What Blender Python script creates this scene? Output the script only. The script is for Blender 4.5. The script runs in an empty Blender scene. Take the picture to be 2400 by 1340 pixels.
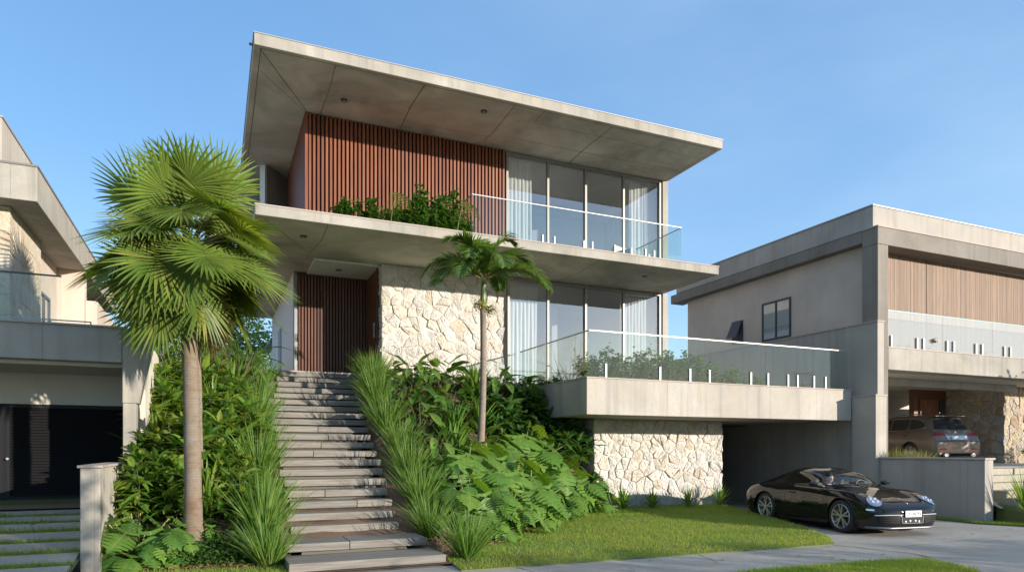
import bpy, bmesh, math, random
import numpy as np
from mathutils import Vector, Matrix
from mathutils.bvhtree import BVHTree

random.seed(7)
RNG = np.random.default_rng(11)
S = bpy.context.scene
COL = S.collection
R = math.radians

# ------------------------------------------------------------------ camera
cam_d = bpy.data.cameras.new("camera")
cam_d.sensor_width = 36.0
cam_d.lens = 23.97
cam_d.shift_y = 0.1604
cam_d.clip_start = 0.1
cam_d.clip_end = 3000
cam = bpy.data.objects.new("camera", cam_d)
COL.objects.link(cam)
cam.location = (0, 0, 1.7)
cam.rotation_euler = (R(90), 0, R(-23.66))
S.camera = cam

# ------------------------------------------------------------------ sky and sun
SUN = Vector((0.75, -1.0, 0.225)).normalized()
EL = math.asin(SUN.z)
AZ = math.atan2(SUN.x, SUN.y)
world = bpy.data.worlds.new("World")
S.world = world
world.use_nodes = True
wn = world.node_tree.nodes
wl = world.node_tree.links
bg = wn["Background"]
sky = wn.new("ShaderNodeTexSky")
sky.sky_type = 'NISHITA'
sky.sun_disc = False
sky.sun_elevation = EL
sky.sun_rotation = AZ
sky.altitude = 300
sky.air_density = 1.0
sky.dust_density = 0.35
sky.ozone_density = 2.0
# the Nishita sky is evened towards a clear mid-blue, with a thin bright haze on the right
geo = wn.new("ShaderNodeTexCoord")
def wnode(t, **kw):
    n = wn.new(t)
    for k, v in kw.items(): setattr(n, k, v)
    return n
sep = wnode("ShaderNodeSeparateXYZ"); wl.new(geo.outputs['Generated'], sep.inputs[0])
ramp = wnode("ShaderNodeValToRGB"); wl.new(sep.outputs['Z'], ramp.inputs[0])
e = ramp.color_ramp.elements
e[0].position = 0.0; e[0].color = (.58, .92, 1.36, 1)
e[1].position = 1.0; e[1].color = (1.7, 1.9, 2.1, 1)
for p_, c_ in ((.18, (.37, .74, 1.27)), (.36, (.225, .57, 1.12)), (.55, (.19, .50, 1.03))):
    q_ = e.new(p_); q_.color = (*c_, 1)
dotn = wnode("ShaderNodeVectorMath", operation='DOT_PRODUCT'); dotn.inputs[1].default_value = (0.93, 0.36, 0.0)
wl.new(geo.outputs['Generated'], dotn.inputs[0])
nzn = wnode("ShaderNodeTexNoise"); nzn.inputs['Scale'].default_value = 2.2; nzn.inputs['Detail'].default_value = 6
mpp = wnode("ShaderNodeMapping"); mpp.inputs['Scale'].default_value = (1, 1, 3.0); wl.new(geo.outputs['Generated'], mpp.inputs['Vector']); wl.new(mpp.outputs[0], nzn.inputs['Vector'])
mr = wnode("ShaderNodeMapRange", interpolation_type='SMOOTHSTEP')
mr.inputs['From Min'].default_value = 0.2; mr.inputs['From Max'].default_value = 1.05; mr.inputs['To Max'].default_value = 0.85
wl.new(dotn.outputs['Value'], mr.inputs['Value'])
mr2 = wnode("ShaderNodeMapRange"); mr2.inputs['From Min'].default_value = .3; mr2.inputs['From Max'].default_value = .7; mr2.inputs['To Min'].default_value = .35
wl.new(nzn.outputs['Fac'], mr2.inputs['Value'])
ml = wnode("ShaderNodeMath", operation='MULTIPLY'); wl.new(mr.outputs[0], ml.inputs[0]); wl.new(mr2.outputs[0], ml.inputs[1])
mx = wnode("ShaderNodeMix", data_type='RGBA'); wl.new(ml.outputs[0], mx.inputs[0]); wl.new(ramp.outputs[0], mx.inputs[6]); mx.inputs[7].default_value = (.74, 1.07, 1.48, 1)
my = wnode("ShaderNodeMix", data_type='RGBA'); sd = wnode("ShaderNodeVectorMath", operation='DOT_PRODUCT'); sd.inputs[1].default_value = tuple(SUN)
wl.new(geo.outputs['Generated'], sd.inputs[0])
mr3 = wnode("ShaderNodeMapRange", interpolation_type='SMOOTHSTEP'); mr3.inputs['From Min'].default_value = 0.1; mr3.inputs['From Max'].default_value = .9
mr3.inputs['To Min'].default_value = .8; mr3.inputs['To Max'].default_value = .8
wl.new(sd.outputs['Value'], mr3.inputs['Value']); wl.new(mr3.outputs[0], my.inputs[0])
wl.new(sky.outputs[0], my.inputs[6]); wl.new(mx.outputs[2], my.inputs[7])
wl.new(my.outputs[2], bg.inputs[0])
bg.inputs[1].default_value = 0.15
sun_d = bpy.data.lights.new("sun", 'SUN')
sun_d.energy = 2.0
sun_d.angle = R(0.5)
sun_d.color = (1.0, 0.90, 0.78)
sun = bpy.data.objects.new("sun", sun_d)
COL.objects.link(sun)
sun.location = (30, -40, 30)
sun.rotation_euler = SUN.to_track_quat('Z', 'Y').to_euler()
S.view_settings.view_transform = 'Standard'
S.view_settings.look = 'None'
S.view_settings.exposure = 2.02
S.view_settings.gamma = 1.0
S.cycles.max_bounces = 8
S.cycles.diffuse_bounces = 4
S.cycles.glossy_bounces = 4
S.cycles.transmission_bounces = 6
S.cycles.transparent_max_bounces = 24
S.cycles.caustics_reflective = False
S.cycles.caustics_refractive = False

# ------------------------------------------------------------------ helpers
def link(o):
    COL.objects.link(o)
    return o

def props(o, label=None, cat=None, group=None, kind=None):
    if label: o['label'] = label
    if cat: o['category'] = cat
    if group: o['group'] = group
    if kind: o['kind'] = kind
    return o

def thing(name, label, cat, loc=(0, 0, 0), rz=0.0, group=None):
    o = bpy.data.objects.new(name, None)
    o.empty_display_size = 0.3
    link(o)
    o.location = loc
    o.rotation_euler = (0, 0, rz)
    return props(o, label, cat, group)

def root_loc(o):
    while o.parent is not None:
        o = o.parent
    return np.array(o.location)

def copy_tree(o, parent=None):
    c = o.copy()
    COL.objects.link(c)
    if parent is not None:
        c.parent = parent
    for ch in list(o.children):
        copy_tree(ch, c)
    return c

class MB:
    """collects geometry, then links it as one mesh object"""
    def __init__(self):
        self.v = []; self.f = []; self.m = []; self.r = []; self.n = 0
    def add(self, verts, faces, mi=0, rnd=None):
        verts = np.asarray(verts, dtype=float).reshape(-1, 3)
        self.v.append(verts)
        r = random.random() if rnd is None else rnd
        for fc in faces:
            self.f.append([i + self.n for i in fc]); self.m.append(mi); self.r.append(r)
        self.n += len(verts)
        return self
    def arr(self, verts, faces, mi=0, rnd=None):
        """faces: (k,4) or (k,3) array, rnd: (k,) array"""
        verts = np.asarray(verts, dtype=float).reshape(-1, 3)
        self.v.append(verts)
        fl = (np.asarray(faces) + self.n).tolist()
        self.f.extend(fl)
        self.m.extend([mi] * len(fl))
        self.r.extend(list(rnd) if rnd is not None else [0.5] * len(fl))
        self.n += len(verts)
        return self
    def box(self, x0, x1, y0, y1, z0, z1, mi=0, rnd=None):
        v = [(x0, y0, z0), (x1, y0, z0), (x1, y1, z0), (x0, y1, z0), (x0, y0, z1), (x1, y0, z1), (x1, y1, z1), (x0, y1, z1)]
        f = [(0, 3, 2, 1), (4, 5, 6, 7), (0, 1, 5, 4), (1, 2, 6, 5), (2, 3, 7, 6), (3, 0, 4, 7)]
        return self.add(v, f, mi, rnd)
    def prism(self, pts, z0, z1, mi=0, rnd=None):
        """pts: ccw polygon in xy"""
        n = len(pts)
        v = [(p[0], p[1], z0) for p in pts] + [(p[0], p[1], z1) for p in pts]
        f = [tuple(range(n))[::-1], tuple(range(n, 2 * n))] + [(i, (i + 1) % n, n + (i + 1) % n, n + i) for i in range(n)]
        return self.add(v, f, mi, rnd)
    def obox(self, c, ax, ay, az, hx, hy, hz, mi=0, rnd=None):
        c = np.array(c); ax = np.array(ax) * hx; ay = np.array(ay) * hy; az = np.array(az) * hz
        v = [c + sx * ax + sy * ay + sz * az for sz in (-1, 1) for sx, sy in ((-1, -1), (1, -1), (1, 1), (-1, 1))]
        f = [(0, 3, 2, 1), (4, 5, 6, 7), (0, 1, 5, 4), (1, 2, 6, 5), (2, 3, 7, 6), (3, 0, 4, 7)]
        return self.add(v, f, mi, rnd)
    def bar(self, p0, p1, w, h, mi=0, rnd=None):
        p0 = np.array(p0, float); p1 = np.array(p1, float)
        d = p1 - p0; L = np.linalg.norm(d); d = d / L
        up = np.array((0, 0, 1.0)) if abs(d[2]) < .95 else np.array((1.0, 0, 0))
        s = np.cross(d, up); s /= np.linalg.norm(s); u = np.cross(s, d)
        return self.obox((p0 + p1) / 2, d, s, u, L / 2, w / 2, h / 2, mi, rnd)
    def tube(self, pts, rad, n=8, mi=0, caps=True, rnd=None):
        pts = np.array(pts, float)
        k = len(pts)
        rad = np.broadcast_to(np.array(rad, float), (k,))
        T = np.gradient(pts, axis=0); T /= np.linalg.norm(T, axis=1)[:, None] + 1e-9
        ref = np.array((0, 0, 1.0)) if abs(T[0][2]) < .9 else np.array((1.0, 0, 0))
        v = []
        for i in range(k):
            a = np.cross(T[i], ref); a /= np.linalg.norm(a) + 1e-9
            b = np.cross(T[i], a)
            ref = -np.cross(T[i], a) * 0 + ref
            for j in range(n):
                th = 2 * math.pi * j / n
                v.append(pts[i] + rad[i] * (math.cos(th) * a + math.sin(th) * b))
        f = []
        for i in range(k - 1):
            for j in range(n):
                f.append((i * n + j, i * n + (j + 1) % n, (i + 1) * n + (j + 1) % n, (i + 1) * n + j))
        if caps:
            f.append(tuple(range(n))[::-1]); f.append(tuple(range((k - 1) * n, k * n)))
        return self.add(v, f, mi, rnd)
    def lathe(self, prof, n=24, center=(0, 0, 0), axis='z', mi=0, rnd=None, caps=True):
        """prof: list of (radius, height)"""
        v = []; k = len(prof)
        for (r, h) in prof:
            for j in range(n):
                th = 2 * math.pi * j / n
                c, s = r * math.cos(th), r * math.sin(th)
                v.append({'z': (c, s, h), 'y': (c, h, s), 'x': (h, c, s)}[axis])
        v = np.array(v) + np.array(center)
        f = []
        for i in range(k - 1):
            for j in range(n):
                f.append((i * n + j, i * n + (j + 1) % n, (i + 1) * n + (j + 1) % n, (i + 1) * n + j))
        if caps and prof[0][0] > 1e-6: f.append(tuple(range(n))[::-1])
        if caps and prof[-1][0] > 1e-6: f.append(tuple(range((k - 1) * n, k * n)))
        return self.add(v, f, mi, rnd)
    def build(self, name, mats, parent=None, loc=None, smooth=False, bevel=0.0, local=False):
        v = np.concatenate(self.v) if self.v else np.zeros((0, 3))
        if not local:
            if parent is not None:
                v = v - root_loc(parent)
            elif loc is not None:
                v = v - np.array(loc)
        me = bpy.data.meshes.new(name)
        me.from_pydata(v.tolist(), [], self.f)
        if not isinstance(mats, (list, tuple)): mats = [mats]
        for m in mats: me.materials.append(m)
        me.polygons.foreach_set('material_index', self.m)
        at = me.attributes.new('rnd', 'FLOAT', 'FACE')
        at.data.foreach_set('value', self.r)
        if smooth:
            me.polygons.foreach_set('use_smooth', [True] * len(me.polygons))
        me.update()
        o = bpy.data.objects.new(name, me)
        link(o)
        if parent is not None: o.parent = parent
        elif loc is not None: o.location = loc
        if bevel > 0:
            b = o.modifiers.new('bevel', 'BEVEL'); b.width = bevel; b.segments = 2; b.limit_method = 'ANGLE'; b.angle_limit = R(40)
        return o

def recalc(o):
    bm = bmesh.new(); bm.from_mesh(o.data)
    bmesh.ops.recalc_face_normals(bm, faces=bm.faces)
    bm.to_mesh(o.data); bm.free()
    return o

def nrm(a):
    return a / (np.linalg.norm(a, axis=-1, keepdims=True) + 1e-9)

def ribbons(base, d, side, L, W, droop, nseg=6, prof=None, fold=0.25, power=1.4, wave=0.0):
    """M leaf blades: arrays (M,3),(M,3),(M,3),(M,),(M,),(M,). returns verts, faces(k,4), leaf index per face"""
    base = np.asarray(base, float); M = len(base)
    d = nrm(np.asarray(d, float)); side = np.asarray(side, float)
    L = np.broadcast_to(np.asarray(L, float), (M,)); W = np.broadcast_to(np.asarray(W, float), (M,)); droop = np.broadcast_to(np.asarray(droop, float), (M,))
    t = np.linspace(0, 1, nseg + 1)
    if prof is None:
        w = np.sin(np.pi * np.clip(t * .93 + .05, 0, 1)) ** .75
    else:
        w = np.interp(t, prof[0], prof[1])
    down = np.array((0, 0, -1.0))
    p = base.copy()
    V = np.zeros((M, nseg + 1, 3, 3))
    for i, ti in enumerate(t):
        di = nrm(d + down * (droop * ti ** power)[:, None])
        if i > 0:
            p = p + dprev * (L / nseg)[:, None]
        s = nrm(side - di * np.sum(side * di, axis=1)[:, None])
        nn = np.cross(s, di)
        nn = np.where(nn[:, 2:3] < 0, -nn, nn)
        hw = (W * w[i] / 2)[:, None]
        wv = (wave * np.sin(ti * 9 + np.arange(M)))[:, None] * hw
        V[:, i, 0] = p - s * hw * math.cos(fold) + nn * (hw * math.sin(fold) + wv)
        V[:, i, 1] = p
        V[:, i, 2] = p + s * hw * math.cos(fold) + nn * (hw * math.sin(fold) - wv)
        dprev = di
    idx = np.arange(M * (nseg + 1) * 3).reshape(M, nseg + 1, 3)
    fa = np.stack([idx[:, :-1, 0], idx[:, :-1, 1], idx[:, 1:, 1], idx[:, 1:, 0]], -1)
    fb = np.stack([idx[:, :-1, 1], idx[:, :-1, 2], idx[:, 1:, 2], idx[:, 1:, 1]], -1)
    F = np.concatenate([fa, fb], 1).reshape(-1, 4)
    li = np.repeat(np.arange(M), 2 * nseg)
    return V.reshape(-1, 3), F, li

def sph(az, el):
    az = np.asarray(az); el = np.asarray(el)
    return np.stack([np.cos(el) * np.cos(az), np.cos(el) * np.sin(az), np.sin(el) * np.ones_like(az)], -1)

def hside(az):
    az = np.asarray(az)
    return np.stack([-np.sin(az), np.cos(az), np.zeros_like(az)], -1)

# ------------------------------------------------------------------ materials
class NT:
    def __init__(self, name):
        self.m = bpy.data.materials.new(name); self.m.use_nodes = True
        self.t = self.m.node_tree; self.t.nodes.clear()
        self.out = self.t.nodes.new('ShaderNodeOutputMaterial')
    def n(self, typ, ins=None, **kw):
        nd = self.t.nodes.new(typ)
        for k, v in kw.items(): setattr(nd, k, v)
        for k, v in (ins or {}).items():
            sk = nd.inputs[k]
            if isinstance(v, bpy.types.NodeSocket): self.t.links.new(v, sk)
            else:
                if hasattr(sk, 'default_value'):
                    try: sk.default_value = v
                    except Exception: sk.default_value = (*v, 1.0)
        return nd
    def l(self, a, b): self.t.links.new(a, b)
    def pos(self):
        return self.n('ShaderNodeNewGeometry').outputs['Position']
    def obj(self):
        return self.n('ShaderNodeTexCoord').outputs['Object']
    def noise(self, vec, scale, detail=4, rough=.55, stretch=None, dist=0.0):
        if stretch is not None:
            vec = self.n('ShaderNodeMapping', {'Vector': vec, 'Scale': stretch}).outputs[0]
        return self.n('ShaderNodeTexNoise', {'Vector': vec, 'Scale': scale, 'Detail': detail, 'Roughness': rough, 'Distortion': dist}).outputs['Fac']
    def ramp(self, fac, stops):
        r = self.n('ShaderNodeValToRGB', {'Fac': fac})
        e = r.color_ramp.elements
        while len(e) < len(stops): e.new(0.5)
        for i, (p, c) in enumerate(stops):
            e[i].position = p
            e[i].color = (*c, 1) if not isinstance(c, (int, float)) else (c, c, c, 1)
        return r.outputs['Color']
    def mix(self, fac, a, b, mode='MIX'):
        nd = self.t.nodes.new('ShaderNodeMix'); nd.data_type = 'RGBA'; nd.blend_type = mode
        for key, v in ((0, fac), (6, a), (7, b)):
            if isinstance(v, bpy.types.NodeSocket): self.t.links.new(v, nd.inputs[key])
            elif key == 0: nd.inputs[0].default_value = v
            else: nd.inputs[key].default_value = (*v, 1) if len(v) == 3 else v
        return nd.outputs[2]
    def math(self, op, a, b=0.0):
        nd = self.t.nodes.new('ShaderNodeMath'); nd.operation = op
        for i, v in enumerate((a, b)):
            if isinstance(v, bpy.types.NodeSocket): self.t.links.new(v, nd.inputs[i])
            else: nd.inputs[i].default_value = v
        return nd.outputs[0]
    def bump(self, h, strength=.3, dist=.02):
        return self.n('ShaderNodeBump', {'Height': h, 'Strength': strength, 'Distance': dist}).outputs[0]
    def pbsdf(self, col, rough=.6, normal=None, metal=0.0, spec=None, coat=0.0, trans=None):
        ins = {'Roughness': rough, 'Metallic': metal}
        nd = self.n('ShaderNodeBsdfPrincipled', ins)
        if isinstance(col, bpy.types.NodeSocket): self.l(col, nd.inputs['Base Color'])
        else: nd.inputs['Base Color'].default_value = (*col, 1)
        if normal is not None: self.l(normal, nd.inputs['Normal'])
        if spec is not None: nd.inputs['Specular IOR Level'].default_value = spec
        if coat: nd.inputs['Coat Weight'].default_value = coat; nd.inputs['Coat Roughness'].default_value = .03
        return nd.outputs[0]
    def done(self, sh):
        self.l(sh, self.out.inputs['Surface']); return self.m
    def rnd(self):
        return self.n('ShaderNodeAttribute', attribute_name='rnd').outputs['Fac']

def sc(c, k): return tuple(x * k for x in c)

def concrete(name, col, warm=(1.0, .93, .80), mott=.35, streak=.25, rough=.85, bump=.35, boards=0.0):
    t = NT(name); p = t.pos()
    big = t.noise(p, .55, 6, .6, dist=.6)
    mid = t.noise(p, 2.6, 5, .65)
    st = t.noise(p, 1.0, 4, .6, stretch=(5, 5, .22))
    fine = t.noise(p, 34, 4, .7)
    c = t.mix(t.ramp(big, [(.32, 0.0), (.68, 1.0)]), sc(col, 1 - mott * .6), sc(col, 1 + mott * .3))
    c = t.mix(t.math('MULTIPLY', t.ramp(mid, [(.4, 0.0), (.7, 1.0)]), .5), c, tuple(a * b for a, b in zip(col, warm)))
    c = t.mix(t.math('MULTIPLY', t.ramp(st, [(.5, 0.0), (.72, 1.0)]), streak), c, sc(col, .45))
    c = t.mix(t.math('MULTIPLY', t.ramp(fine, [(.35, 1.0), (.55, 0.0)]), .25), c, sc(col, .55))
    pits = t.n('ShaderNodeTexVoronoi', {'Vector': p, 'Scale': 9.0}, feature='F1').outputs['Distance']
    pm = t.ramp(pits, [(.045, 1.0), (.07, 0.0)])
    c = t.mix(t.math('MULTIPLY', pm, .45), c, sc(col, .3))
    if streak > 0:       # faint formwork panel joints and tie holes
        sp = t.n('ShaderNodeSeparateXYZ', {0: p})
        u = t.math('ADD', sp.outputs[0], sp.outputs[1])
        fr = t.math('ABSOLUTE', t.math('SUBTRACT', t.math('FRACT', t.math('MULTIPLY', u, .61)), .5))
        ln = t.ramp(fr, [(.0, 1.0), (.006, 0.0)])
        c = t.mix(t.math('MULTIPLY', ln, .55), c, sc(col, .4))
    h = t.math('ADD', t.math('MULTIPLY', fine, .4), t.math('MULTIPLY', mid, .6))
    h = t.math('SUBTRACT', h, t.math('MULTIPLY', pm, .6))
    return t.done(t.pbsdf(c, rough, t.bump(h, bump, .012), spec=.3))

def plaster(name, col, mott=.12, rough=.9):
    t = NT(name); p = t.pos()
    big = t.noise(p, .8, 5, .6); fine = t.noise(p, 60, 3, .7)
    st = t.noise(p, 1.0, 4, .6, stretch=(4, 4, .2))
    c = t.mix(t.ramp(big, [(.3, 0.0), (.7, 1.0)]), sc(col, 1 - mott), sc(col, 1 + mott * .4))
    c = t.mix(t.math('MULTIPLY', t.ramp(st, [(.55, 0.0), (.75, 1.0)]), .25), c, sc(col, .6))
    return t.done(t.pbsdf(c, rough, t.bump(fine, .15, .006), spec=.25))

def wood(name, cols, rough=.5, axis=2, grain=.5, spec=.35):
    t = NT(name); p = t.pos(); r = t.rnd()
    st = [28, 28, 28]; st[axis] = 1.3
    off = t.n('ShaderNodeVectorMath', {0: p, 1: t.n('ShaderNodeCombineXYZ', {0: t.math('MULTIPLY', r, 31.0), 1: t.math('MULTIPLY', r, 17.0), 2: t.math('MULTIPLY', r, 9.0)}).outputs[0]}, operation='ADD').outputs[0]
    g = t.noise(off, 1.0, 5, .65, stretch=tuple(st))
    big = t.noise(off, .9, 3, .5)
    base = t.ramp(r, [(i / max(1, len(cols) - 1), c) for i, c in enumerate(cols)])
    dk = t.mix(1.0, base, (.45, .38, .34), 'MULTIPLY')
    c = t.mix(t.math('MULTIPLY', t.ramp(g, [(.38, 1.0), (.62, 0.0)]), grain), base, dk)
    c = t.mix(t.math('MULTIPLY', t.ramp(big, [(.4, 0.0), (.75, 1.0)]), .35), c, t.mix(1.0, c, (1.25, 1.15, 1.05), 'MULTIPLY'))
    return t.done(t.pbsdf(c, rough, t.bump(g, .25, .004), spec=spec))

def plain(name, col, rough=.5, metal=0.0, coat=0.0, spec=None, nscale=0.0):
    t = NT(name)
    c = col
    nm = None
    if nscale:
        nz = t.noise(t.obj(), nscale, 3)
        c = t.mix(nz, sc(col, .75), sc(col, 1.2))
    return t.done(t.pbsdf(c, rough, nm, metal, spec, coat))

def glass(name, tint=(.86, .92, .92), refl=1.0, milk=0.0, milkcol=(.8, .85, .85), rough=0.0, base=0.04):
    t = NT(name)
    bk = t.n('ShaderNodeNewGeometry').outputs['Backfacing']
    fr = t.n('ShaderNodeFresnel', {'IOR': t.math('SUBTRACT', 1.55, t.math('MULTIPLY', bk, 1.55 - 1 / 1.55))}).outputs[0]
    fac = t.math('MINIMUM', t.math('ADD', t.math('MULTIPLY', fr, refl), base), 1.0)
    tr = t.n('ShaderNodeBsdfTransparent', {'Color': (*tint, 1)}).outputs[0]
    if milk:
        df = t.n('ShaderNodeBsdfDiffuse', {'Color': (*milkcol, 1)}).outputs[0]
        tr = t.n('ShaderNodeMixShader', {0: milk, 1: tr, 2: df}).outputs[0]
    gl = t.n('ShaderNodeBsdfGlossy', {'Color': (1, 1, 1, 1), 'Roughness': rough}).outputs[0]
    return t.done(t.n('ShaderNodeMixShader', {0: fac, 1: tr, 2: gl}).outputs[0])

def leafmat(name, cols, rough=.42, transl=.3, tcol=None, spec=.32, scale=1.0, tipbrown=0.0):
    """cols: list of albedos picked per leaf"""
    t = NT(name); r = t.rnd()
    oi = t.n('ShaderNodeObjectInfo').outputs['Random']
    rr = t.math('FRACT', t.math('ADD', r, t.math('MULTIPLY', oi, .37)))
    n = len(cols)
    base = t.ramp(rr, [(i / max(1, n - 1), c) for i, c in enumerate(cols)])
    nz = t.noise(t.obj(), 7 * scale, 3, .6)
    c = t.mix(nz, t.mix(1.0, base, (.65, .7, .6), 'MULTIPLY'), t.mix(1.0, base, (1.3, 1.25, 1.2), 'MULTIPLY'))
    sh = t.pbsdf(c, rough, t.bump(nz, .15, .01), spec=spec)
    tc = t.mix(1.0, c, tcol or (2.2, 1.9, .6), 'MULTIPLY')
    tl = t.n('ShaderNodeBsdfTranslucent', {'Color': tc}).outputs[0]
    return t.done(t.n('ShaderNodeMixShader', {0: transl, 1: sh, 2: tl}).outputs[0])

M = {}
M['concrete'] = concrete('concrete', (.355, .335, .295), mott=.55, streak=.5)
M['concrete_bounce_lit'] = concrete('concrete_bounce_lit', (.66, .615, .52), mott=.8, streak=.0)  # paler copy of the same concrete, standing in for bounced light on soffits
M['concrete_pale'] = concrete('concrete_pale', (.405, .375, .33), mott=.35, streak=.4)
M['concrete_dark'] = concrete('concrete_dark', (.215, .195, .17), mott=.45, streak=.4)
M['concrete_grey'] = concrete('concrete_grey', (.38, .35, .315), mott=.35, streak=.35)
M['joint'] = plain('joint', (.12, .11, .09), .9)
M['seam'] = plain('seam', (.24, .215, .17), .9)
M['coping'] = concrete('coping', (.42, .36, .32), mott=.25, streak=.1)
M['flashing'] = plain('flashing', (.30, .305, .31), .5, .2)
M['alu'] = plain('alu', (.20, .19, .165), .45, .2)
M['alu_light'] = plain('alu_light', (.36, .36, .345), .45, .2)
M['dark_frame'] = plain('dark_frame', (.05, .05, .055), .45)
M['white'] = plaster('white_plaster', (.72, .71, .68), .05)
M['cream'] = plaster('cream_plaster', (.54, .50, .43), .1)
M['room'] = plaster('room_plaster', (.62, .62, .64), .04)
M['floor_in'] = plain('floor_in', (.32, .26, .2), .35)
M['render_grey'] = plaster('render_grey', (.54, .455, .385), .18)
M['slat'] = wood('slat_wood', [(.14, .040, .017), (.20, .060, .024), (.25, .083, .033), (.165, .050, .022), (.22, .085, .042)], .45)
M['slat_back'] = plain('slat_back', (.05, .02, .012), .7)
M['door_wood'] = wood('door_wood', [(.075, .033, .021), (.115, .048, .027), (.15, .062, .033), (.09, .046, .031)], .45)
M['neighbour_slat'] = wood('neighbour_slat', [(.19, .115, .068), (.24, .15, .09), (.155, .095, .055), (.27, .175, .11)], .55)
M['deck'] = wood('deck_wood', [(.215, .205, .185), (.25, .235, .205), (.195, .19, .175), (.275, .25, .215)], .75, axis=0, grain=.6, spec=.2)
M['glass_window'] = glass('glass_window', (.84, .88, .90), 1.0, base=.2)
M['glass_rail'] = glass('glass_rail', (.92, .96, .945), .6, base=.0)
M['glass_frost'] = glass('glass_frost', (.90, .93, .93), .7, milk=.2, milkcol=(.74, .73, .71), base=.02)
M['glass_edge'] = plain('glass_edge', (.35, .55, .5), .2)

def curtain_mat():
    t = NT('curtain_cloth')
    p = t.pos()
    nz = t.noise(p, 3, 3)
    c = t.mix(nz, (.78, .78, .74), (.90, .89, .85))
    a = t.n('ShaderNodeBsdfDiffuse', {'Color': c}).outputs[0]
    b = t.n('ShaderNodeBsdfTranslucent', {'Color': c}).outputs[0]
    return t.done(t.n('ShaderNodeMixShader', {0: .35, 1: a, 2: b}).outputs[0])
M['curtain'] = curtain_mat()
def sheer_mat():
    t = NT('sheer_cloth')
    a = t.n('ShaderNodeBsdfDiffuse', {'Color': (.82, .83, .83, 1)}).outputs[0]
    b = t.n('ShaderNodeBsdfTransparent', {'Color': (1, 1, 1, 1)}).outputs[0]
    return t.done(t.n('ShaderNodeMixShader', {0: .5, 1: a, 2: b}).outputs[0])
M['sheer'] = sheer_mat()

def stone_mat(name, cols, k=1.0):
    t = NT(name); r = t.rnd(); p = t.pos()
    n1 = t.noise(p, 5, 6, .65); n2 = t.noise(p, 28, 5, .7)
    base = t.ramp(r, [(i / (len(cols) - 1), c) for i, c in enumerate(cols)])
    c = t.mix(t.ramp(n1, [(.35, 0.0), (.7, 1.0)]), t.mix(1.0, base, (.82, .80, .76), 'MULTIPLY'), t.mix(1.0, base, (1.1, 1.1, 1.1), 'MULTIPLY'))
    c = t.mix(t.math('MULTIPLY', t.ramp(n2, [(.3, 1.0), (.5, 0.0)]), .35), c, t.mix(1.0, base, (.6, .55, .48), 'MULTIPLY'))
    vv = t.n('ShaderNodeTexVoronoi', {'Vector': t.n('ShaderNodeVectorMath', {0: p, 1: t.n('ShaderNodeTexNoise', {'Vector': p, 'Scale': 6.0}).outputs['Color']}, operation='ADD').outputs[0], 'Scale': 7.0}).outputs['Distance']
    h = t.math('ADD', t.math('MULTIPLY', vv, .7), t.math('MULTIPLY', n2, .5))
    return t.done(t.pbsdf(c, .85, t.bump(h, .55, .03), spec=.25))
M['stone'] = stone_mat('stone_cream', [(.50, .47, .425), (.54, .515, .475), (.57, .55, .52), (.50, .44, .35), (.55, .54, .52), (.51, .50, .47), (.55, .52, .465)])
M['stone_tan'] = stone_mat('stone_tan', [(.42, .34, .24), (.48, .41, .31), (.38, .34, .29), (.50, .40, .27), (.44, .41, .37), (.34, .25, .17)])
M['mortar'] = plaster('mortar', (.54, .505, .45), .12)
M['mortar_grey'] = plaster('mortar_grey', (.33, .30, .26), .15)

# ------------------------------------------------------------------ stone masonry (real relief)
def clip_poly(poly, a, b, c):
    """keep a*x+b*y<=c"""
    out = []
    n = len(poly)
    for i in range(n):
        p, q = poly[i], poly[(i + 1) % n]
        dp = a * p[0] + b * p[1] - c; dq = a * q[0] + b * q[1] - c
        if dp <= 0: out.append(p)
        if dp * dq < 0:
            s = dp / (dp - dq)
            out.append((p[0] + s * (q[0] - p[0]), p[1] + s * (q[1] - p[1])))
    return out

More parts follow.
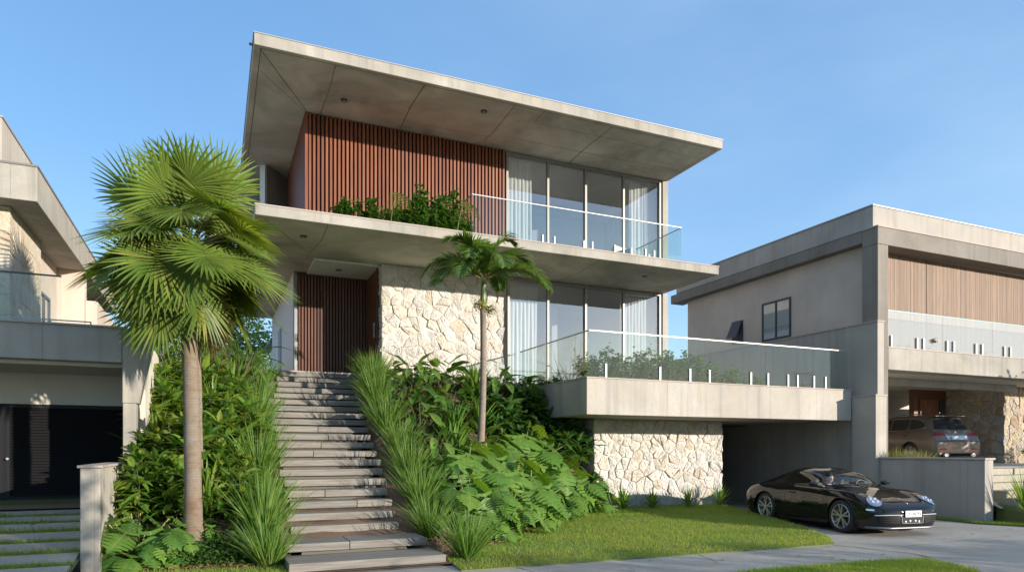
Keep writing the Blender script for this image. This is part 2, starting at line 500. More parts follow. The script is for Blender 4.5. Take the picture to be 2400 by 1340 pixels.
def stone_panel(mb, origin, U, N, Wd, Ht, size, seed=0, gap=.004, depth=(.008, .03), aspect=1.0, mi=0):
    rg = np.random.default_rng(seed)
    nx = max(2, int(round(Wd / (size * aspect)))) ; ny = max(2, int(round(Ht / size)))
    pts = []
    for j in range(ny):
        for i in range(nx):
            if rg.random() < .10: continue
            x = (i + .5 + (.25 if j % 2 else -.25) + rg.uniform(-.46, .46)) * Wd / nx
            y = (j + .5 + rg.uniform(-.44, .44)) * Ht / ny
            pts.append((x, y))
            if rg.random() < .13: pts.append((x + rg.uniform(-.7, .7) * size, y + rg.uniform(-.7, .7) * size))
    P = np.array(pts); P[:, 0] = np.clip(P[:, 0], .03, Wd - .03); P[:, 1] = np.clip(P[:, 1], .03, Ht - .03)
    origin = np.array(origin, float); U = np.array(U, float); N = np.array(N, float); Z = np.array((0, 0, 1.0))
    for i, p in enumerate(P):
        poly = [(0, 0), (Wd, 0), (Wd, Ht), (0, Ht)]
        d = np.hypot(*(P - p).T)
        for j in np.argsort(d)[1:26]:
            q = P[j]; m = (p + q) / 2; a, b = q - p
            wgt = rg.uniform(-.0, .0)
            poly = clip_poly(poly, a, b, a * m[0] + b * m[1])
            if len(poly) < 3: break
        if len(poly) < 3: continue
        A = np.array(poly)
        # remove tiny edges, subdivide
        B = []
        for k in range(len(A)):
            q, r_ = A[k], A[(k + 1) % len(A)]
            e = np.linalg.norm(r_ - q)
            if e < .01: continue
            B.append(q)
            ns = int(e / .12)
            for s in range(1, ns + 1):
                B.append(q + (r_ - q) * s / (ns + 1) + rg.normal(0, .006, 2))
        if len(B) < 3: continue
        B = np.array(B)
        # one chaikin corner cut
        C = []
        for k in range(len(B)):
            q, r_ = B[k], B[(k + 1) % len(B)]
            C.append(q * .78 + r_ * .22); C.append(q * .22 + r_ * .78)
        C = np.array(C); cen = C.mean(0)
        rad = np.linalg.norm(C - cen, axis=1)
        mr = rad.mean()
        if mr < .03: continue
        h = rg.uniform(*depth); tilt = rg.normal(0, .10, 2)
        def ring(inset, dd, noise):
            k = np.clip(1 - inset / rad, .2, 1)[:, None]
            q = cen + (C - cen) * k
            dz = dd + ((q - cen) @ tilt) * (dd > 0) + rg.normal(0, noise, len(q))
            return origin + q[:, :1] * U + q[:, 1:] * Z + dz[:, None] * N
        rings = [ring(gap * .5, -.004, 0), ring(gap, h * .55, .001), ring(gap + .012, h, .003), ring(gap + mr * .38, h + .010, .006), ring(gap + mr * .70, h + .012, .005)]
        n = len(C)
        V = np.concatenate(rings + [(origin + cen[0] * U + cen[1] * Z + (h + .013) * N)[None]])
        F = []
        for a in range(4):
            for k in range(n):
                F.append((a * n + k, a * n + (k + 1) % n, (a + 1) * n + (k + 1) % n, (a + 1) * n + k))
        for k in range(n): F.append((4 * n + k, 4 * n + (k + 1) % n, 5 * n))
        if np.dot(np.cross(U, Z), N) < 0: F = [f[::-1] for f in F]
        mb.add(V, F, mi, rg.random())

def slats_x(mb, x0, x1, y0, y1, z0, z1, pitch, w, mi=0):
    n = int(round((x1 - x0) / pitch)); pitch = (x1 - x0) / n
    for i in range(n):
        c = x0 + (i + .5) * pitch
        mb.box(c - w / 2, c + w / 2, y0 + random.uniform(-.002, .002), y1, z0, z1, mi)

def slats_y(mb, x0, x1, y0, y1, z0, z1, pitch, w, mi=0):
    n = int(round((y1 - y0) / pitch)); pitch = (y1 - y0) / n
    for i in range(n):
        c = y0 + (i + .5) * pitch
        mb.box(x0, x1, c - w / 2, c + w / 2, z0, z1, mi)

def curtain(name, label, x0, x1, y, z0, z1, mat, pitch=.12, amp=.028, group=None, seed=0, top=True):
    rg = np.random.default_rng(seed)
    n = int((x1 - x0) / pitch * 10)
    u = np.linspace(0, 1, n)
    X = x0 + (x1 - x0) * u
    ph = np.cumsum(rg.uniform(.7, 1.3, n)) / 10 * 2 * math.pi
    zs = np.linspace(z0, z1, 9)
    V = []
    for k, z in enumerate(zs):
        s = 1.0 - .55 * (k / 8) ** 4
        off = .012 * np.sin(ph * .5 + k * .5)
        Y = y + amp * s * np.sin(ph) + off
        V.append(np.stack([X + .01 * np.cos(ph), Y, np.full(n, z)], 1))
    V = np.concatenate(V)
    idx = np.arange(9 * n).reshape(9, n)
    F = np.stack([idx[:-1, :-1], idx[:-1, 1:], idx[1:, 1:], idx[1:, :-1]], -1).reshape(-1, 4)
    mb = MB(); mb.arr(V, F)
    o = mb.build(name, mat, loc=((x0 + x1) / 2, y, z0), smooth=True)
    props(o, label, 'curtain', group)
    return o

def window_unit(parent, xs, y, z0, z1, mf, mg, fw=.07, fd=.10, name='window'):
    """frame along X at Y=y with vertical members at xs; glass panes as sub-parts"""
    f = MB()
    f.box(xs[0], xs[-1], y - fd / 2, y + fd / 2, z1 - fw, z1)
    f.box(xs[0], xs[-1], y - fd / 2, y + fd / 2, z0, z0 + fw)
    for i, x in enumerate(xs):
        a, b = (x, x + fw) if i == 0 else ((x - fw, x) if i == len(xs) - 1 else (x - fw / 2, x + fw / 2))
        f.box(a, b, y - fd / 2 - .004, y + fd / 2 + .004, z0 + fw, z1 - fw)
    fo = f.build(name, mf, parent, bevel=.004)
    for i in range(len(xs) - 1):
        g = MB()
        dy = .015 if i % 2 else -.015
        g.add([(xs[i] + fw * .4, y + dy, z0 + fw), (xs[i + 1] - fw * .4, y + dy, z0 + fw), (xs[i + 1] - fw * .4, y + dy, z1 - fw), (xs[i] + fw * .4, y + dy, z1 - fw)], [(0, 1, 2, 3)])
        g.build('pane', mg, fo)
    return fo

# =================================================================== MAIN HOUSE
FY = 17.84                       # facade plane
ZP = 3.80                        # entry floor
ZS0, ZS1 = 6.63, 6.84            # first floor slab
ZR0, ZR1 = 10.18, 10.43          # roof slab
H = thing('modern_house', 'large concrete house with wide flat roof, red slat screen and big curtained windows', 'house', (6.5, 15.2, 3.3))

mb = MB()
mb.box(.78, 13.14, 15.20, 27.5, ZR0, ZR1)
roof = mb.build('roof', [M['concrete_bounce_lit'], M['concrete']], H, bevel=.012)
for pl in roof.data.polygons: pl.material_index = 0 if pl.normal.z < -.5 else 1  # underside takes the lightened copy in place of ground bounce
mb = MB()
# joints of the soffit, thin shadow gaps 3 mm proud
def strip(mb, a, b, z, w, mi=0):
    a = np.array((a[0], a[1], z)); b = np.array((b[0], b[1], z)); d = (b - a) / np.linalg.norm(b - a)
    s = np.array((-d[1], d[0], 0)) * w / 2
    t = np.array((0, 0, -.003))
    mb.add([a - s + t, b - s + t, b + s + t, a + s + t], [(3, 2, 1, 0)])
def wobble(mb, pts, z, w):
    for a, b in zip(pts[:-1], pts[1:]): strip(mb, a, b, z, w)
z = ZR0
for pts, w in (([(.9, 15.33), (2.15, 17.7)], .022), ([(.95, 16.2), (2.1, 17.72)], .014),
               ([(2.47, 15.33), (2.5, 16.5), (2.47, 17.7)], .02), ([(4.5, 15.33), (4.46, 16.4), (4.52, 17.7)], .028), ([(6.8, 15.33), (6.84, 16.8), (6.8, 17.4)], .02),
               ([(7.6, 15.33), (7.62, 15.9)], .02), ([(9.6, 15.33), (9.57, 16.5), (9.62, 17.8)], .028),
               ([(7.2, 16.95), (10, 16.98), (12.9, 16.93)], .016), ([(7.6, 15.95), (10.5, 15.93), (12.95, 15.97)], .014), ([(4.5, 17.2), (6.8, 17.17)], .014)):
    wobble(mb, pts, z, w)
for a, b in (((.92, 15.32), (13.0, 15.32)), ((.92, 15.32), (.92, 27)), ((13.0, 15.32), (13.0, 27))): strip(mb, a, b, z, .02)
mb.build('soffit_joint', M['seam'], roof)
mb = MB()
mb.box(.765, 13.155, 15.185, 15.30, ZR1 - .008, ZR1 + .010); mb.box(.765, .88, 15.303, 27.4, ZR1 - .008, ZR1 + .010); mb.box(13.04, 13.155, 15.303, 27.4, ZR1 - .008, ZR1 + .010)
mb.build('flashing', M['flashing'], roof)
mb = MB(); mb.tube([(.70, 15.6, ZR0 + .2), (.78, 15.6, ZR0 + .2)], .03, 8)
mb.build('overflow_pipe', M['alu'], roof)

mb = MB()
mb.box(.80, 13.0, 15.20, 27.0, ZS0, ZS1)
slab = mb.build('balcony_slab', [M['concrete_bounce_lit'], M['concrete']], H, bevel=.012)
for pl in slab.data.polygons: pl.material_index = 0 if pl.normal.z < -.5 else 1  # slab underside brightened by colour, as on the roof
mb = MB(); mb.box(.79, 13.01, 15.19, 15.36, ZS1, ZS1 + .028); mb.box(.79, .95, 15.363, 26.9, ZS1, ZS1 + .028); mb.box(12.85, 13.01, 15.363, 17.7, ZS1, ZS1 + .028)
mb.build('coping', M['coping'], slab)
mb = MB()
for pts, w in (([(2.3, 15.25), (2.33, 16.4), (2.2, 17.8)], .018), ([(1.0, 15.4), (2.15, 17.6)], .02), ([(9.2, 15.3), (9.3, 16.6), (9.2, 17.7)], .018), ([(10.9, 15.3), (10.8, 16.4), (10.95, 17.7)], .016), ([(5.6, 15.3), (5.6, 17.7)], .012)):
    wobble(mb, pts, ZS0, w)
mb.build('soffit_joint', M['seam'], slab)

# downlights of both soffits and the entry
for (x, y, zz) in ((2.9, 16.75, ZR0), (6.2, 15.9, ZR0), (1.9, 16.3, ZS0), (11.2, 16.2, ZS0), (3.1, 18.75, ZS0 - .05)):
    mb = MB(); mb.lathe([(.07, zz - .03), (.075, zz - .03), (.075, zz + .001)], 16, (x, y, 0)); mb.lathe([(.045, zz - .034), (.045, zz - .03)], 12, (x, y, 0), mi=1)
    mb.build('downlight', [M['dark_frame'], M['alu_light']], H)

# upper storey: slat screen
mb = MB()
slats_x(mb, 2.17, 7.55, 17.70, 17.77, ZS1 + .03, ZR0 - .012, .1035, .058)
slats_y(mb, 2.10, 2.17, 17.85, 22.4, ZS1 + .03, ZR0 - .012, .1035, .07)
mb.box(2.10, 2.17, 17.70, 17.80, ZS1 + .03, ZR0 - .012)
mb.box(2.19, 7.56, 17.785, 17.84, ZS1 + .002, ZR0 - .01, 1)
mb.box(2.19, 2.25, 17.843, 22.4, ZS1 + .002, ZR0 - .01, 1)
mb.build('slat_screen', [M['slat'], M['slat_back']], H, bevel=.004)
# walls of the upper storey
mb = MB()
mb.box(12.92, 13.13, 17.70, 18.1, ZS1 + .002, ZR0 - .002)
mb.build('column', M['concrete'], H, bevel=.01)
mb = MB()
mb.box(12.93, 13.12, 18.103, 26.5, ZS1 + .002, ZR0 - .002)
mb.box(2.3, 12.92, 26.3, 26.5, ZS1 + .002, ZR0 - .002)
mb.box(2.26, 2.45, 17.86, 26.29, ZS1 + .004, ZR0 - .004)
mb.build('wall', M['concrete'], H)
# oblique concrete fin with a pale end at the left of the upper storey
mb = MB()
mb.prism([(1.33, 21.62), (1.47, 21.52), (2.22, 22.42), (2.10, 22.55)], ZS1 + .002, ZR0 - .003)
mb.box(.95, 1.60, 23.2, 23.4, ZS1 + .002, ZR0 - .003)
mb.build('fin_wall', M['concrete'], H)
mb = MB(); mb.prism([(1.27, 21.60), (1.40, 21.45), (1.46, 21.515), (1.325, 21.63)], ZS1 + .004, ZR0 - .005)
mb.build('fin_end', M['white'], H)
# upper room
mb = MB()
mb.box(7.50, 7.60, 17.86, 23.0, ZS1 + .002, ZR0 - .003)
mb.box(7.61, 12.92, 21.2, 21.3, ZS1 + .002, ZR0 - .003)
mb.box(7.61, 12.92, 18.0, 21.2, ZR0 - .06, ZR0 - .004)
mb.box(7.62, 12.91, 20.9, 21.19, ZR0 - .35, ZR0 - .064)
mb.box(12.62, 12.91, 18.3, 20.89, ZR0 - .35, ZR0 - .064)
mb.build('interior_wall', M['room'], H)
mb = MB(); mb.box(7.61, 12.92, 17.9, 21.2, ZS1 + .003, ZS1 + .03)
mb.build('interior_floor', M['floor_in'], H)
XS = [7.60, 8.93, 10.19, 11.52, 12.90]
window_unit(H, XS, 17.80, ZS1 + .035, ZR0 - .02, M['alu'], M['glass_window'])
curtain('curtain', 'white full curtain at the left end of the upper floor window wall', 7.68, 8.50, 18.02, ZS1 + .05, ZR0 - .12, M['curtain'], seed=1)
curtain('curtain', 'white drape hanging at the right of the upper floor windows, left of a sheer one', 11.88, 12.32, 18.02, ZS1 + .05, ZR0 - .12, M['curtain'], seed=2)
curtain('sheer_curtain', 'thin see-through curtain at the far right corner of the upper floor windows', 12.25, 12.84, 18.08, ZS1 + .05, ZR0 - .12, M['sheer'], seed=3, pitch=.09)

# ground storey
mb = MB()
mb.box(4.10, 7.60, 17.89, 18.2, 2.4, ZS0 - .004)
core = mb.build('stone_wall', M['mortar'], H)
mb = MB()
stone_panel(mb, (4.07, 17.885, 2.4), (1, 0, 0), (0, -1, 0), 3.54, ZS0 - 2.41, .27, seed=3)
stone_panel(mb, (4.095, 18.2, 2.4), (0, -1, 0), (-1, 0, 0), .30, ZS0 - 2.41, .28, seed=4, depth=(.01, .03))
mb.build('stonework', M['stone'], core)
XG = [7.64, 8.93, 10.19, 11.52, 12.90]
window_unit(H, XG, 17.80, 2.6, ZS0 - .015, M['alu'], M['glass_window'])
mb = MB(); mb.box(12.92, 13.13, 17.70, 18.1, 2.4, ZS0 - .004)
mb.build('column', M['concrete_pale'], H, bevel=.01)
mb = MB()
mb.box(12.93, 13.12, 18.103, 26, 2.4, ZS0 - .004)
mb.box(7.61, 12.92, 22.4, 22.5, 2.4, ZS0 - .004)
mb.box(7.50, 7.60, 18.21, 22.4, 2.4, ZS0 - .004)
mb.box(7.61, 12.92, 17.9, 22.39, ZS0 - .10, ZS0 - .003)
mb.box(10.3, 10.5, 20.2, 22.39, 2.4, ZS0 - .11)
mb.build('interior_wall', M['room'], H)
mb = MB(); mb.box(7.61, 12.92, 17.9, 22.39, 2.5, 2.6)
mb.build('interior_floor', M['floor_in'], H)
curtain('curtain', 'tall white curtain on the ground floor, beside the cream stone wall', 7.72, 8.72, 18.02, 2.65, ZS0 - .14, M['curtain'], seed=5)
curtain('sheer_curtain', 'thin sheer curtain at the right end of the ground floor windows', 11.60, 12.84, 18.10, 2.65, ZS0 - .14, M['sheer'], seed=6)
# entry recess
mb = MB()
mb.box(2.02, 2.20, 19.72, 27.0, 2.6, ZS0 - .004)
mb.build('side_wall', M['white'], H)
mb = MB(); mb.box(2.00, 2.03, 23.2, 24.2, 3.9, 5.7)
mb.build('side_window', M['dark_frame'], H)
mb = MB(); mb.box(2.38, 4.04, 18.05, 19.6, ZS0 - .05, ZS0 - .003)
mb.build('entry_ceiling', M['white'], H)
mb = MB()
slats_x(mb, 2.13, 4.08, 19.55, 19.62, ZP + .02, ZS0 - .056, .083, .05)
mb.box(2.13, 4.08, 19.635, 19.70, ZP, ZS0 - .004, 1)
dw = mb.build('door_screen', [M['door_wood'], M['slat_back']], H, bevel=.004)
mb = MB()
mb.box(4.03, 4.08, 18.22, 19.53, ZP + .01, ZS0 - .055)
mb.box(4.00, 4.085, 18.16, 18.217, ZP + .01, ZS0 - .055)
door = mb.build('door', M['door_wood'], H, bevel=.005)
mb = MB(); mb.bar((3.985, 18.42, 4.75), (3.985, 18.42, 5.15), .03, .03); mb.box(3.985, 4.03, 18.41, 18.43, 4.78, 4.80); mb.box(3.985, 4.03, 18.41, 18.43, 5.10, 5.12)
mb.build('handle', M['alu_light'], door)
mb = MB(); mb.box(2.04, 2.12, 19.60, 19.70, ZP, ZS0 - .004)
lf = mb.build('sidelight', M['alu'], H)
mb = MB(); mb.add([(2.045, 19.55, ZP), (2.125, 19.57, ZP), (2.125, 19.57, ZS0 - .06), (2.045, 19.55, ZS0 - .06)], [(0, 1, 2, 3)])
mb.build('pane', M['glass_window'], lf)
mb = MB(); mb.box(1.0, 4.09, 18.72, 19.9, 3.3, ZP); 
mb.build('threshold', M['coping'], H, bevel=.01)
mb = MB()
mb.box(4.2, 7.4, 22.0, 22.2, 2.6, ZS0 - .005)
mb.box(7.61, 13.1, 17.85, 18.1, -.2, 2.38)
mb.build('wall', M['concrete'], H)

# balcony glass on the slab
mb = MB()
yb = 15.47; xa, xb = 5.72, 11.92; zt = ZS1 + 1.03
mb.box(xa, xb, yb - .012, yb + .012, zt, zt + .022)
mb.box(xb - .012, xb + .012, yb + .014, 17.68, zt, zt + .022)
mb.box(xa - .012, xa + .012, yb + .014, 16.1, zt, zt + .022)
rail = mb.build('balcony_railing', M['alu_light'], H)
px = [xa, 7.35, 8.9, 10.42, xb]
for a, b in zip(px[:-1], px[1:]):
    mb = MB(); mb.box(a + .006, b - .006, yb - .006, yb + .006, ZS1 + .04, zt)
    mb.build('glass_panel', M['glass_rail'], rail)
mb = MB(); mb.box(xb - .006, xb + .006, yb + .01, 17.68, ZS1 + .04, zt); mb.build('glass_panel', M['glass_rail'], rail)
mb = MB(); mb.box(xa - .006, xa + .006, yb + .01, 16.1, ZS1 + .04, zt); mb.build('glass_panel', M['glass_rail'], rail)
for x in (7.62, 7.95, 8.93 - .12, 8.93 + .13, 9.75, 10.02, 10.72, 11.0):
    mb = MB(); mb.box(x - .022, x + .022, yb - .03, yb + .03, ZS1 + .028, ZS1 + .30)
    mb.build('spigot', M['alu_light'], rail, bevel=.004)
for y in (16.0, 17.0):
    mb = MB(); mb.box(xb - .03, xb + .03, y - .022, y + .022, ZS1 + .028, ZS1 + .30)
    mb.build('spigot', M['alu_light'], rail, bevel=.004)

# lounge chair on the balcony
ch = thing('lounge_chair', 'low pale grey lounge chair behind the glass at the right end of the upper balcony', 'chair', (11.0, 16.6, ZS1), R(20))
fab = plain('chair_fabric', (.55, .55, .54), .9)
mb = MB(); mb.box(-.38, .38, -.36, .36, .22, .38); mb.build('seat', fab, ch, bevel=.04, local=True)
mb = MB(); mb.obox((0, .36, .52), (1, 0, 0), (0, .95, .3), (0, -.3, .95), .38, .07, .24); mb.build('backrest', fab, ch, bevel=.04, local=True)
for s in (-1, 1):
    mb = MB(); mb.box(s * .42 - .05, s * .42 + .05, -.36, .36, .2, .52); mb.build('armrest', fab, ch, bevel=.03, local=True)
    for t in (-1, 1):
        mb = MB(); mb.box(s * .38 - .02, s * .38 + .02, t * .30 - .02, t * .30 + .02, 0, .21); mb.build('leg', M['dark_frame'], ch, local=True)

# =================================================================== GARAGE TERRACE
G = thing('garage_terrace', 'raised planted terrace with long concrete parapet and glass rail above the open garage', 'terrace', (11.0, 14.5, 0))
TY = 13.66; X0 = 7.86; X1 = 16.36
ZT0, ZT1 = 2.53, 3.37
mb = MB()
mb.box(X0, X1, TY, TY + .22, ZT0, ZT1)
mb.box(X0, X0 + .22, TY + .223, 17.6, ZT0, ZT1)
mb.build('parapet', M['concrete_pale'], G, bevel=.012)
mb = MB(); mb.box(X0 - .012, X1, TY - .015, TY + .235, ZT1, ZT1 + .03); mb.box(X0 - .012, X0 + .235, TY + .238, 17.6, ZT1, ZT1 + .03)
mb.build('coping', M['coping'], G, bevel=.006)
mb = MB(); mb.box(X0 + .223, X1 + .1, TY + .223, 17.68, ZT0 + .002, ZT0 + .28)
mb.box(13.15, X1 + .1, 17.683, 25, ZT0 + .002, ZT0 + .28)
mb.build('terrace_floor', M['concrete_grey'], G)
mb = MB(); mb.box(9.12, 13.28, 15.45, 15.7, -.2, ZT0 - .002); mb.box(9.12, 9.4, 15.703, 17.8, -.2, ZT0 - .002)
sw = mb.build('stone_wall', M['mortar'], G)
mb = MB()
stone_panel(mb, (9.09, 15.445, -.15), (1, 0, 0), (0, -1, 0), 4.22, ZT0 + .13, .26, seed=21, depth=(.010, .034))
stone_panel(mb, (9.115, 17.8, -.15), (0, -1, 0), (-1, 0, 0), 2.36, ZT0 + .13, .30, seed=22)
stone_panel(mb, (13.285, 15.42, -.15), (0, 1, 0), (1, 0, 0), .28, ZT0 + .13, .22, seed=23, depth=(.01, .03))
mb.build('stonework', M['stone'], sw)
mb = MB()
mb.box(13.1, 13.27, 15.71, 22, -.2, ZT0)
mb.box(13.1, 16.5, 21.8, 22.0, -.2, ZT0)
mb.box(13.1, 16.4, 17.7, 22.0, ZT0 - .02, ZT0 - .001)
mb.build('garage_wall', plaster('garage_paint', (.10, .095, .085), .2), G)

yb = TY + .10; xa, xb = X0 + .11, X1 - .02; zt = ZT1 + 1.10
mb = MB()
mb.box(xa, xb - .12, yb - .014, yb + .014, zt, zt + .028)
mb.box(xa - .014, xa + .014, yb + .017, 17.6, zt, zt + .028)
mb.build('rail', M['alu_light'], G)
rail = [o for o in G.children if o.name.startswith('rail')][0]; rail.name = 'terrace_railing'
px = [xa, 9.7, 11.5, 13.3, 15.02, xb]
for a, b in zip(px[:-1], px[1:]):
    mb = MB(); mb.box(a + .004, b - .004, yb - .006, yb + .006, ZT1 + .035, zt); mb.build('glass_panel', M['glass_rail'], rail)
for a, b in ((yb + .01, 15.3), (15.3, 16.5), (16.5, 17.6)):
    mb = MB(); mb.box(xa - .006, xa + .006, a + .004, b - .004, ZT1 + .035, zt); mb.build('glass_panel', M['glass_rail'], rail)
for x in (8.42, 9.95, 10.85, 11.45, 12.80, 13.38, 14.08, 14.42, 15.02, 15.45):
    mb = MB(); mb.box(x - .025, x + .025, yb - .035, yb + .035, ZT1 + .03, ZT1 + .36)
    mb.build('spigot', M['alu_light'], rail, bevel=.004)
# service pipe on the boundary wall belongs to the wall below

# =================================================================== BOUNDARY WALLS
BW = thing('boundary_wall', 'tall grey concrete dividing wall stepping forward to a pier right of the garage', 'wall', (16.6, 13.0, 0))
mb = MB(); mb.box(16.53, 16.78, 12.98, 25.0, 3.225, 5.20)
mb.box(16.50, 16.78, 13.7, 25.0, -.2, 3.22)
mb.build('wall', M['concrete_grey'], BW, bevel=.012)
mb = MB(); mb.box(16.51, 16.80, 12.96, 25.0, 5.20, 5.235)
mb.build('coping', M['coping'], BW)
mb = MB(); mb.box(16.36, 16.78, 12.90, 13.65, -.2, 3.18)
pier = mb.build('pier', M['concrete_pale'], BW, bevel=.012)
mb = MB(); mb.box(16.345, 16.79, 12.885, 13.66, 3.18, 3.22); mb.build('cap', M['coping'], pier)
mb = MB(); mb.tube([(16.49, 15.2, 2.9), (16.49, 15.2, 4.05), (16.49, 15.9, 4.1)], .025, 8); mb.build('pipe', M['alu'], BW, smooth=True)

RW = thing('retaining_wall', 'low grey rendered wall beside the driveway, its lit end facing the street', 'wall', (16.6, 11.5, 0))
mb = MB(); mb.box(16.50, 16.82, 10.15, 12.89, -.3, 1.48); mb.build('wall', M['concrete_grey'], RW, bevel=.015)
mb = MB(); mb.box(16.47, 16.85, 10.12, 12.885, 1.48, 1.525); mb.build('coping', M['coping'], RW, bevel=.006)

LW = thing('garden_wall', 'low pale concrete wall with a flat cap between the left paving and the planted bed', 'wall', (-1.5, 11.9, 0))
mb = MB(); mb.box(-1.60, -1.37, 10.45, 13.18, -.2, 1.47); mb.build('wall', M['concrete_pale'], LW, bevel=.015)
mb = MB(); mb.box(-1.63, -1.34, 10.42, 13.18, 1.47, 1.505); mb.build('coping', M['coping'], LW, bevel=.006)

# =================================================================== STAIRS
ST = thing('garden_stairs', 'long straight flight of weathered timber steps climbing to the dark slatted door', 'stairs', (2.1, 9.7, 0))
ys = np.interp(np.arange(23), [0, 1, 2, 5, 10, 15, 21, 22], [9.68, 10.42, 11.22, 12.2, 14.1, 16.2, 18.45, 18.75])
xr = np.interp(np.arange(23), [0, 1, 2, 3, 4, 8, 12, 22], [3.18, 3.10, 2.86, 2.86, 2.88, 3.02, 3.10, 3.6])
xl = [.94, .96, 1.12, 1.08, 1.16, 1.12, 1.15, 1.10, 1.13, 1.10, 1.14, 1.10, 1.10, 1.12, 1.05, 1.08, 1.08, 1.30, 1.40, 1.44, 1.46, 1.48, 1.5]
RH = ZP / 22.3
for k in range(22):
    z0 = k * RH + .04; z1 = (k + 1) * RH - .012
    y0 = ys[k]; y1 = ys[k + 1] + .06
    mb = MB()
    jl = random.uniform(-.015, .015); jr = random.uniform(-.02, .02)
    x0, x1 = xl[k] + jl, xr[k] + jr
    cuts = [x0, x1]
    if k in (16, 20): cuts = [x0, x0 + .42, x0 + .98, x1]
    elif random.random() < .45: cuts = [x0, x0 + (x1 - x0) * random.uniform(.35, .7), x1]
    tilt = random.uniform(-.004, .004)
    for a, b in zip(cuts[:-1], cuts[1:]):
        g = .004
        mb.add([(a + g, y0, z0), (b - g, y0 + tilt, z0), (b - g, y1, z0), (a + g, y1, z0), (a + g, y0, z1), (b - g, y0 + tilt, z1), (b - g, y1, z1), (a + g, y1, z1)],
               [(0, 3, 2, 1), (4, 5, 6, 7), (0, 1, 5, 4), (1, 2, 6, 5), (2, 3, 7, 6), (3, 0, 4, 7)])
    st = mb.build('step', M['deck'], ST, bevel=.01)
mb = MB()
pr = [(9.78, -.1)]
for k in range(22): pr += [(ys[k] + .09, k * RH - .05), (ys[k] + .09, (k + 1) * RH - .06)]
pr += [(19.0, ZP - .1), (19.0, -.1)]
n = len(pr)
V = [(1.2, y, z) for y, z in pr] + [(2.8, y, z) for y, z in pr]
F = [tuple(range(n)), tuple(range(n, 2 * n))[::-1]] + [(i, n + i, n + (i + 1) % n, (i + 1) % n) for i in range(n)]
mb.add(V, F)
mb.build('stringer', M['joint'], ST)

# =================================================================== LEFT NEIGHBOUR
L = thing('neighbour_house', 'left neighbour concrete house with deep roof fascia, stone side wall and black louvred garage', 'house', (-5.0, 14.0, .7))
mb = MB()
zf0, zf1 = 5.89, 6.47
mb.prism([(-12, 13.75), (-2.72, 13.75), (-2.72, 24), (-12, 24)], zf0, zf1)
mb.build('roof', M['concrete'], L, bevel=.012)
mb = MB(); mb.prism([(-12, 13.735), (-2.705, 13.735), (-2.705, 24), (-12, 24)], zf1, zf1 + .035); mb.build('flashing', M['alu'], L)
mb = MB(); mb.prism([(-12, 14.35), (-3.35, 14.35), (-3.35, 22), (-12, 22)], zf1 + .03, 7.45); mb.build('roof_parapet', M['concrete_pale'], L)
mb = MB(); mb.prism([(-12, 14.33), (-3.33, 14.33), (-3.33, 22), (-12, 22)], 7.45, 7.49); mb.build('flashing', M['flashing'], L)
lstone = stone_mat('travertine', [(.54, .46, .35), (.57, .51, .42), (.50, .42, .31), (.59, .54, .46)])
mb = MB()
for zc in np.arange(3.3, 5.88, .36):
    xx = -12
    while xx < -3.22:
        w = random.uniform(.4, .8); x2 = min(-3.2, xx + w)
        mb.box(xx + .003, x2 - .003, 14.2 + random.uniform(-.006, .006), 14.4, zc + .003, min(zc + .357, 5.885)); xx = x2
    yy = 14.41
    while yy < 16.5:
        w = random.uniform(.45, .8); y2 = min(16.5, yy + w)
        mb.box(-3.5, -3.2 + random.uniform(-.006, .006), yy + .003, y2 - .003, zc + .003, min(zc + .357, 5.885)); yy = y2
mb.build('stone_wall', lstone, L)
mb = MB(); mb.box(-3.6, -3.3, 16.503, 24, 3.2, 5.888); mb.box(-2.75, -2.5, 18.6, 24, 3.2, 5.2); mb.box(-3.3, -2.74, 18.6, 18.8, 3.2, 5.888)
mb.build('wall', M['render_grey'], L)
# side windows
def side_window(parent, x, y0, y1, z0, z1, face=1, shutter=False, mf=None, fw=.06, inner=None):
    mf = mf or M['dark_frame']
    f = MB(); e = .04 * face
    a, b = sorted((x, x + e))
    f.box(a, b, y0, y0 + fw, z0, z1); f.box(a, b, y1 - fw, y1, z0, z1); f.box(a, b, y0 + fw, y1 - fw, z1 - fw, z1); f.box(a, b, y0 + fw, y1 - fw, z0, z0 + fw)
    ym = (y0 + y1) / 2; f.box(a, b, ym - fw / 2, ym + fw / 2, z0 + fw, z1 - fw)
    fo = f.build('window', mf, parent)
    g = MB(); xg = x + e * .4
    g.add([(xg, y0 + fw, z0 + fw), (xg, y1 - fw, z0 + fw), (xg, y1 - fw, z1 - fw), (xg, y0 + fw, z1 - fw)], [(0, 1, 2, 3)])
    g.build('pane', M['glass_window'], fo)
    g = MB()
    xi = x + .008 * face
    if shutter:
        for zz in np.arange(z0 + fw, z1 - fw, .07): g.box(min(xi, xi + .006 * face), max(xi, xi + .006 * face), y0 + fw, y1 - fw, zz, zz + .055)
        g.build('shutter', M['alu'], fo)
    else:
        g.add([(xi, y0 + fw, z0 + fw), (xi, y1 - fw, z0 + fw), (xi, y1 - fw, z1 - fw), (xi, y0 + fw, z1 - fw)], [(0, 1, 2, 3)])
        g.build('backing', inner or M['dark_frame'], fo)
    return fo
side_window(L, -3.298, 16.6, 17.7, 3.4, 5.0, 1, True)
side_window(L, -2.498, 19.2, 20.4, 3.6, 4.7, 1, False)
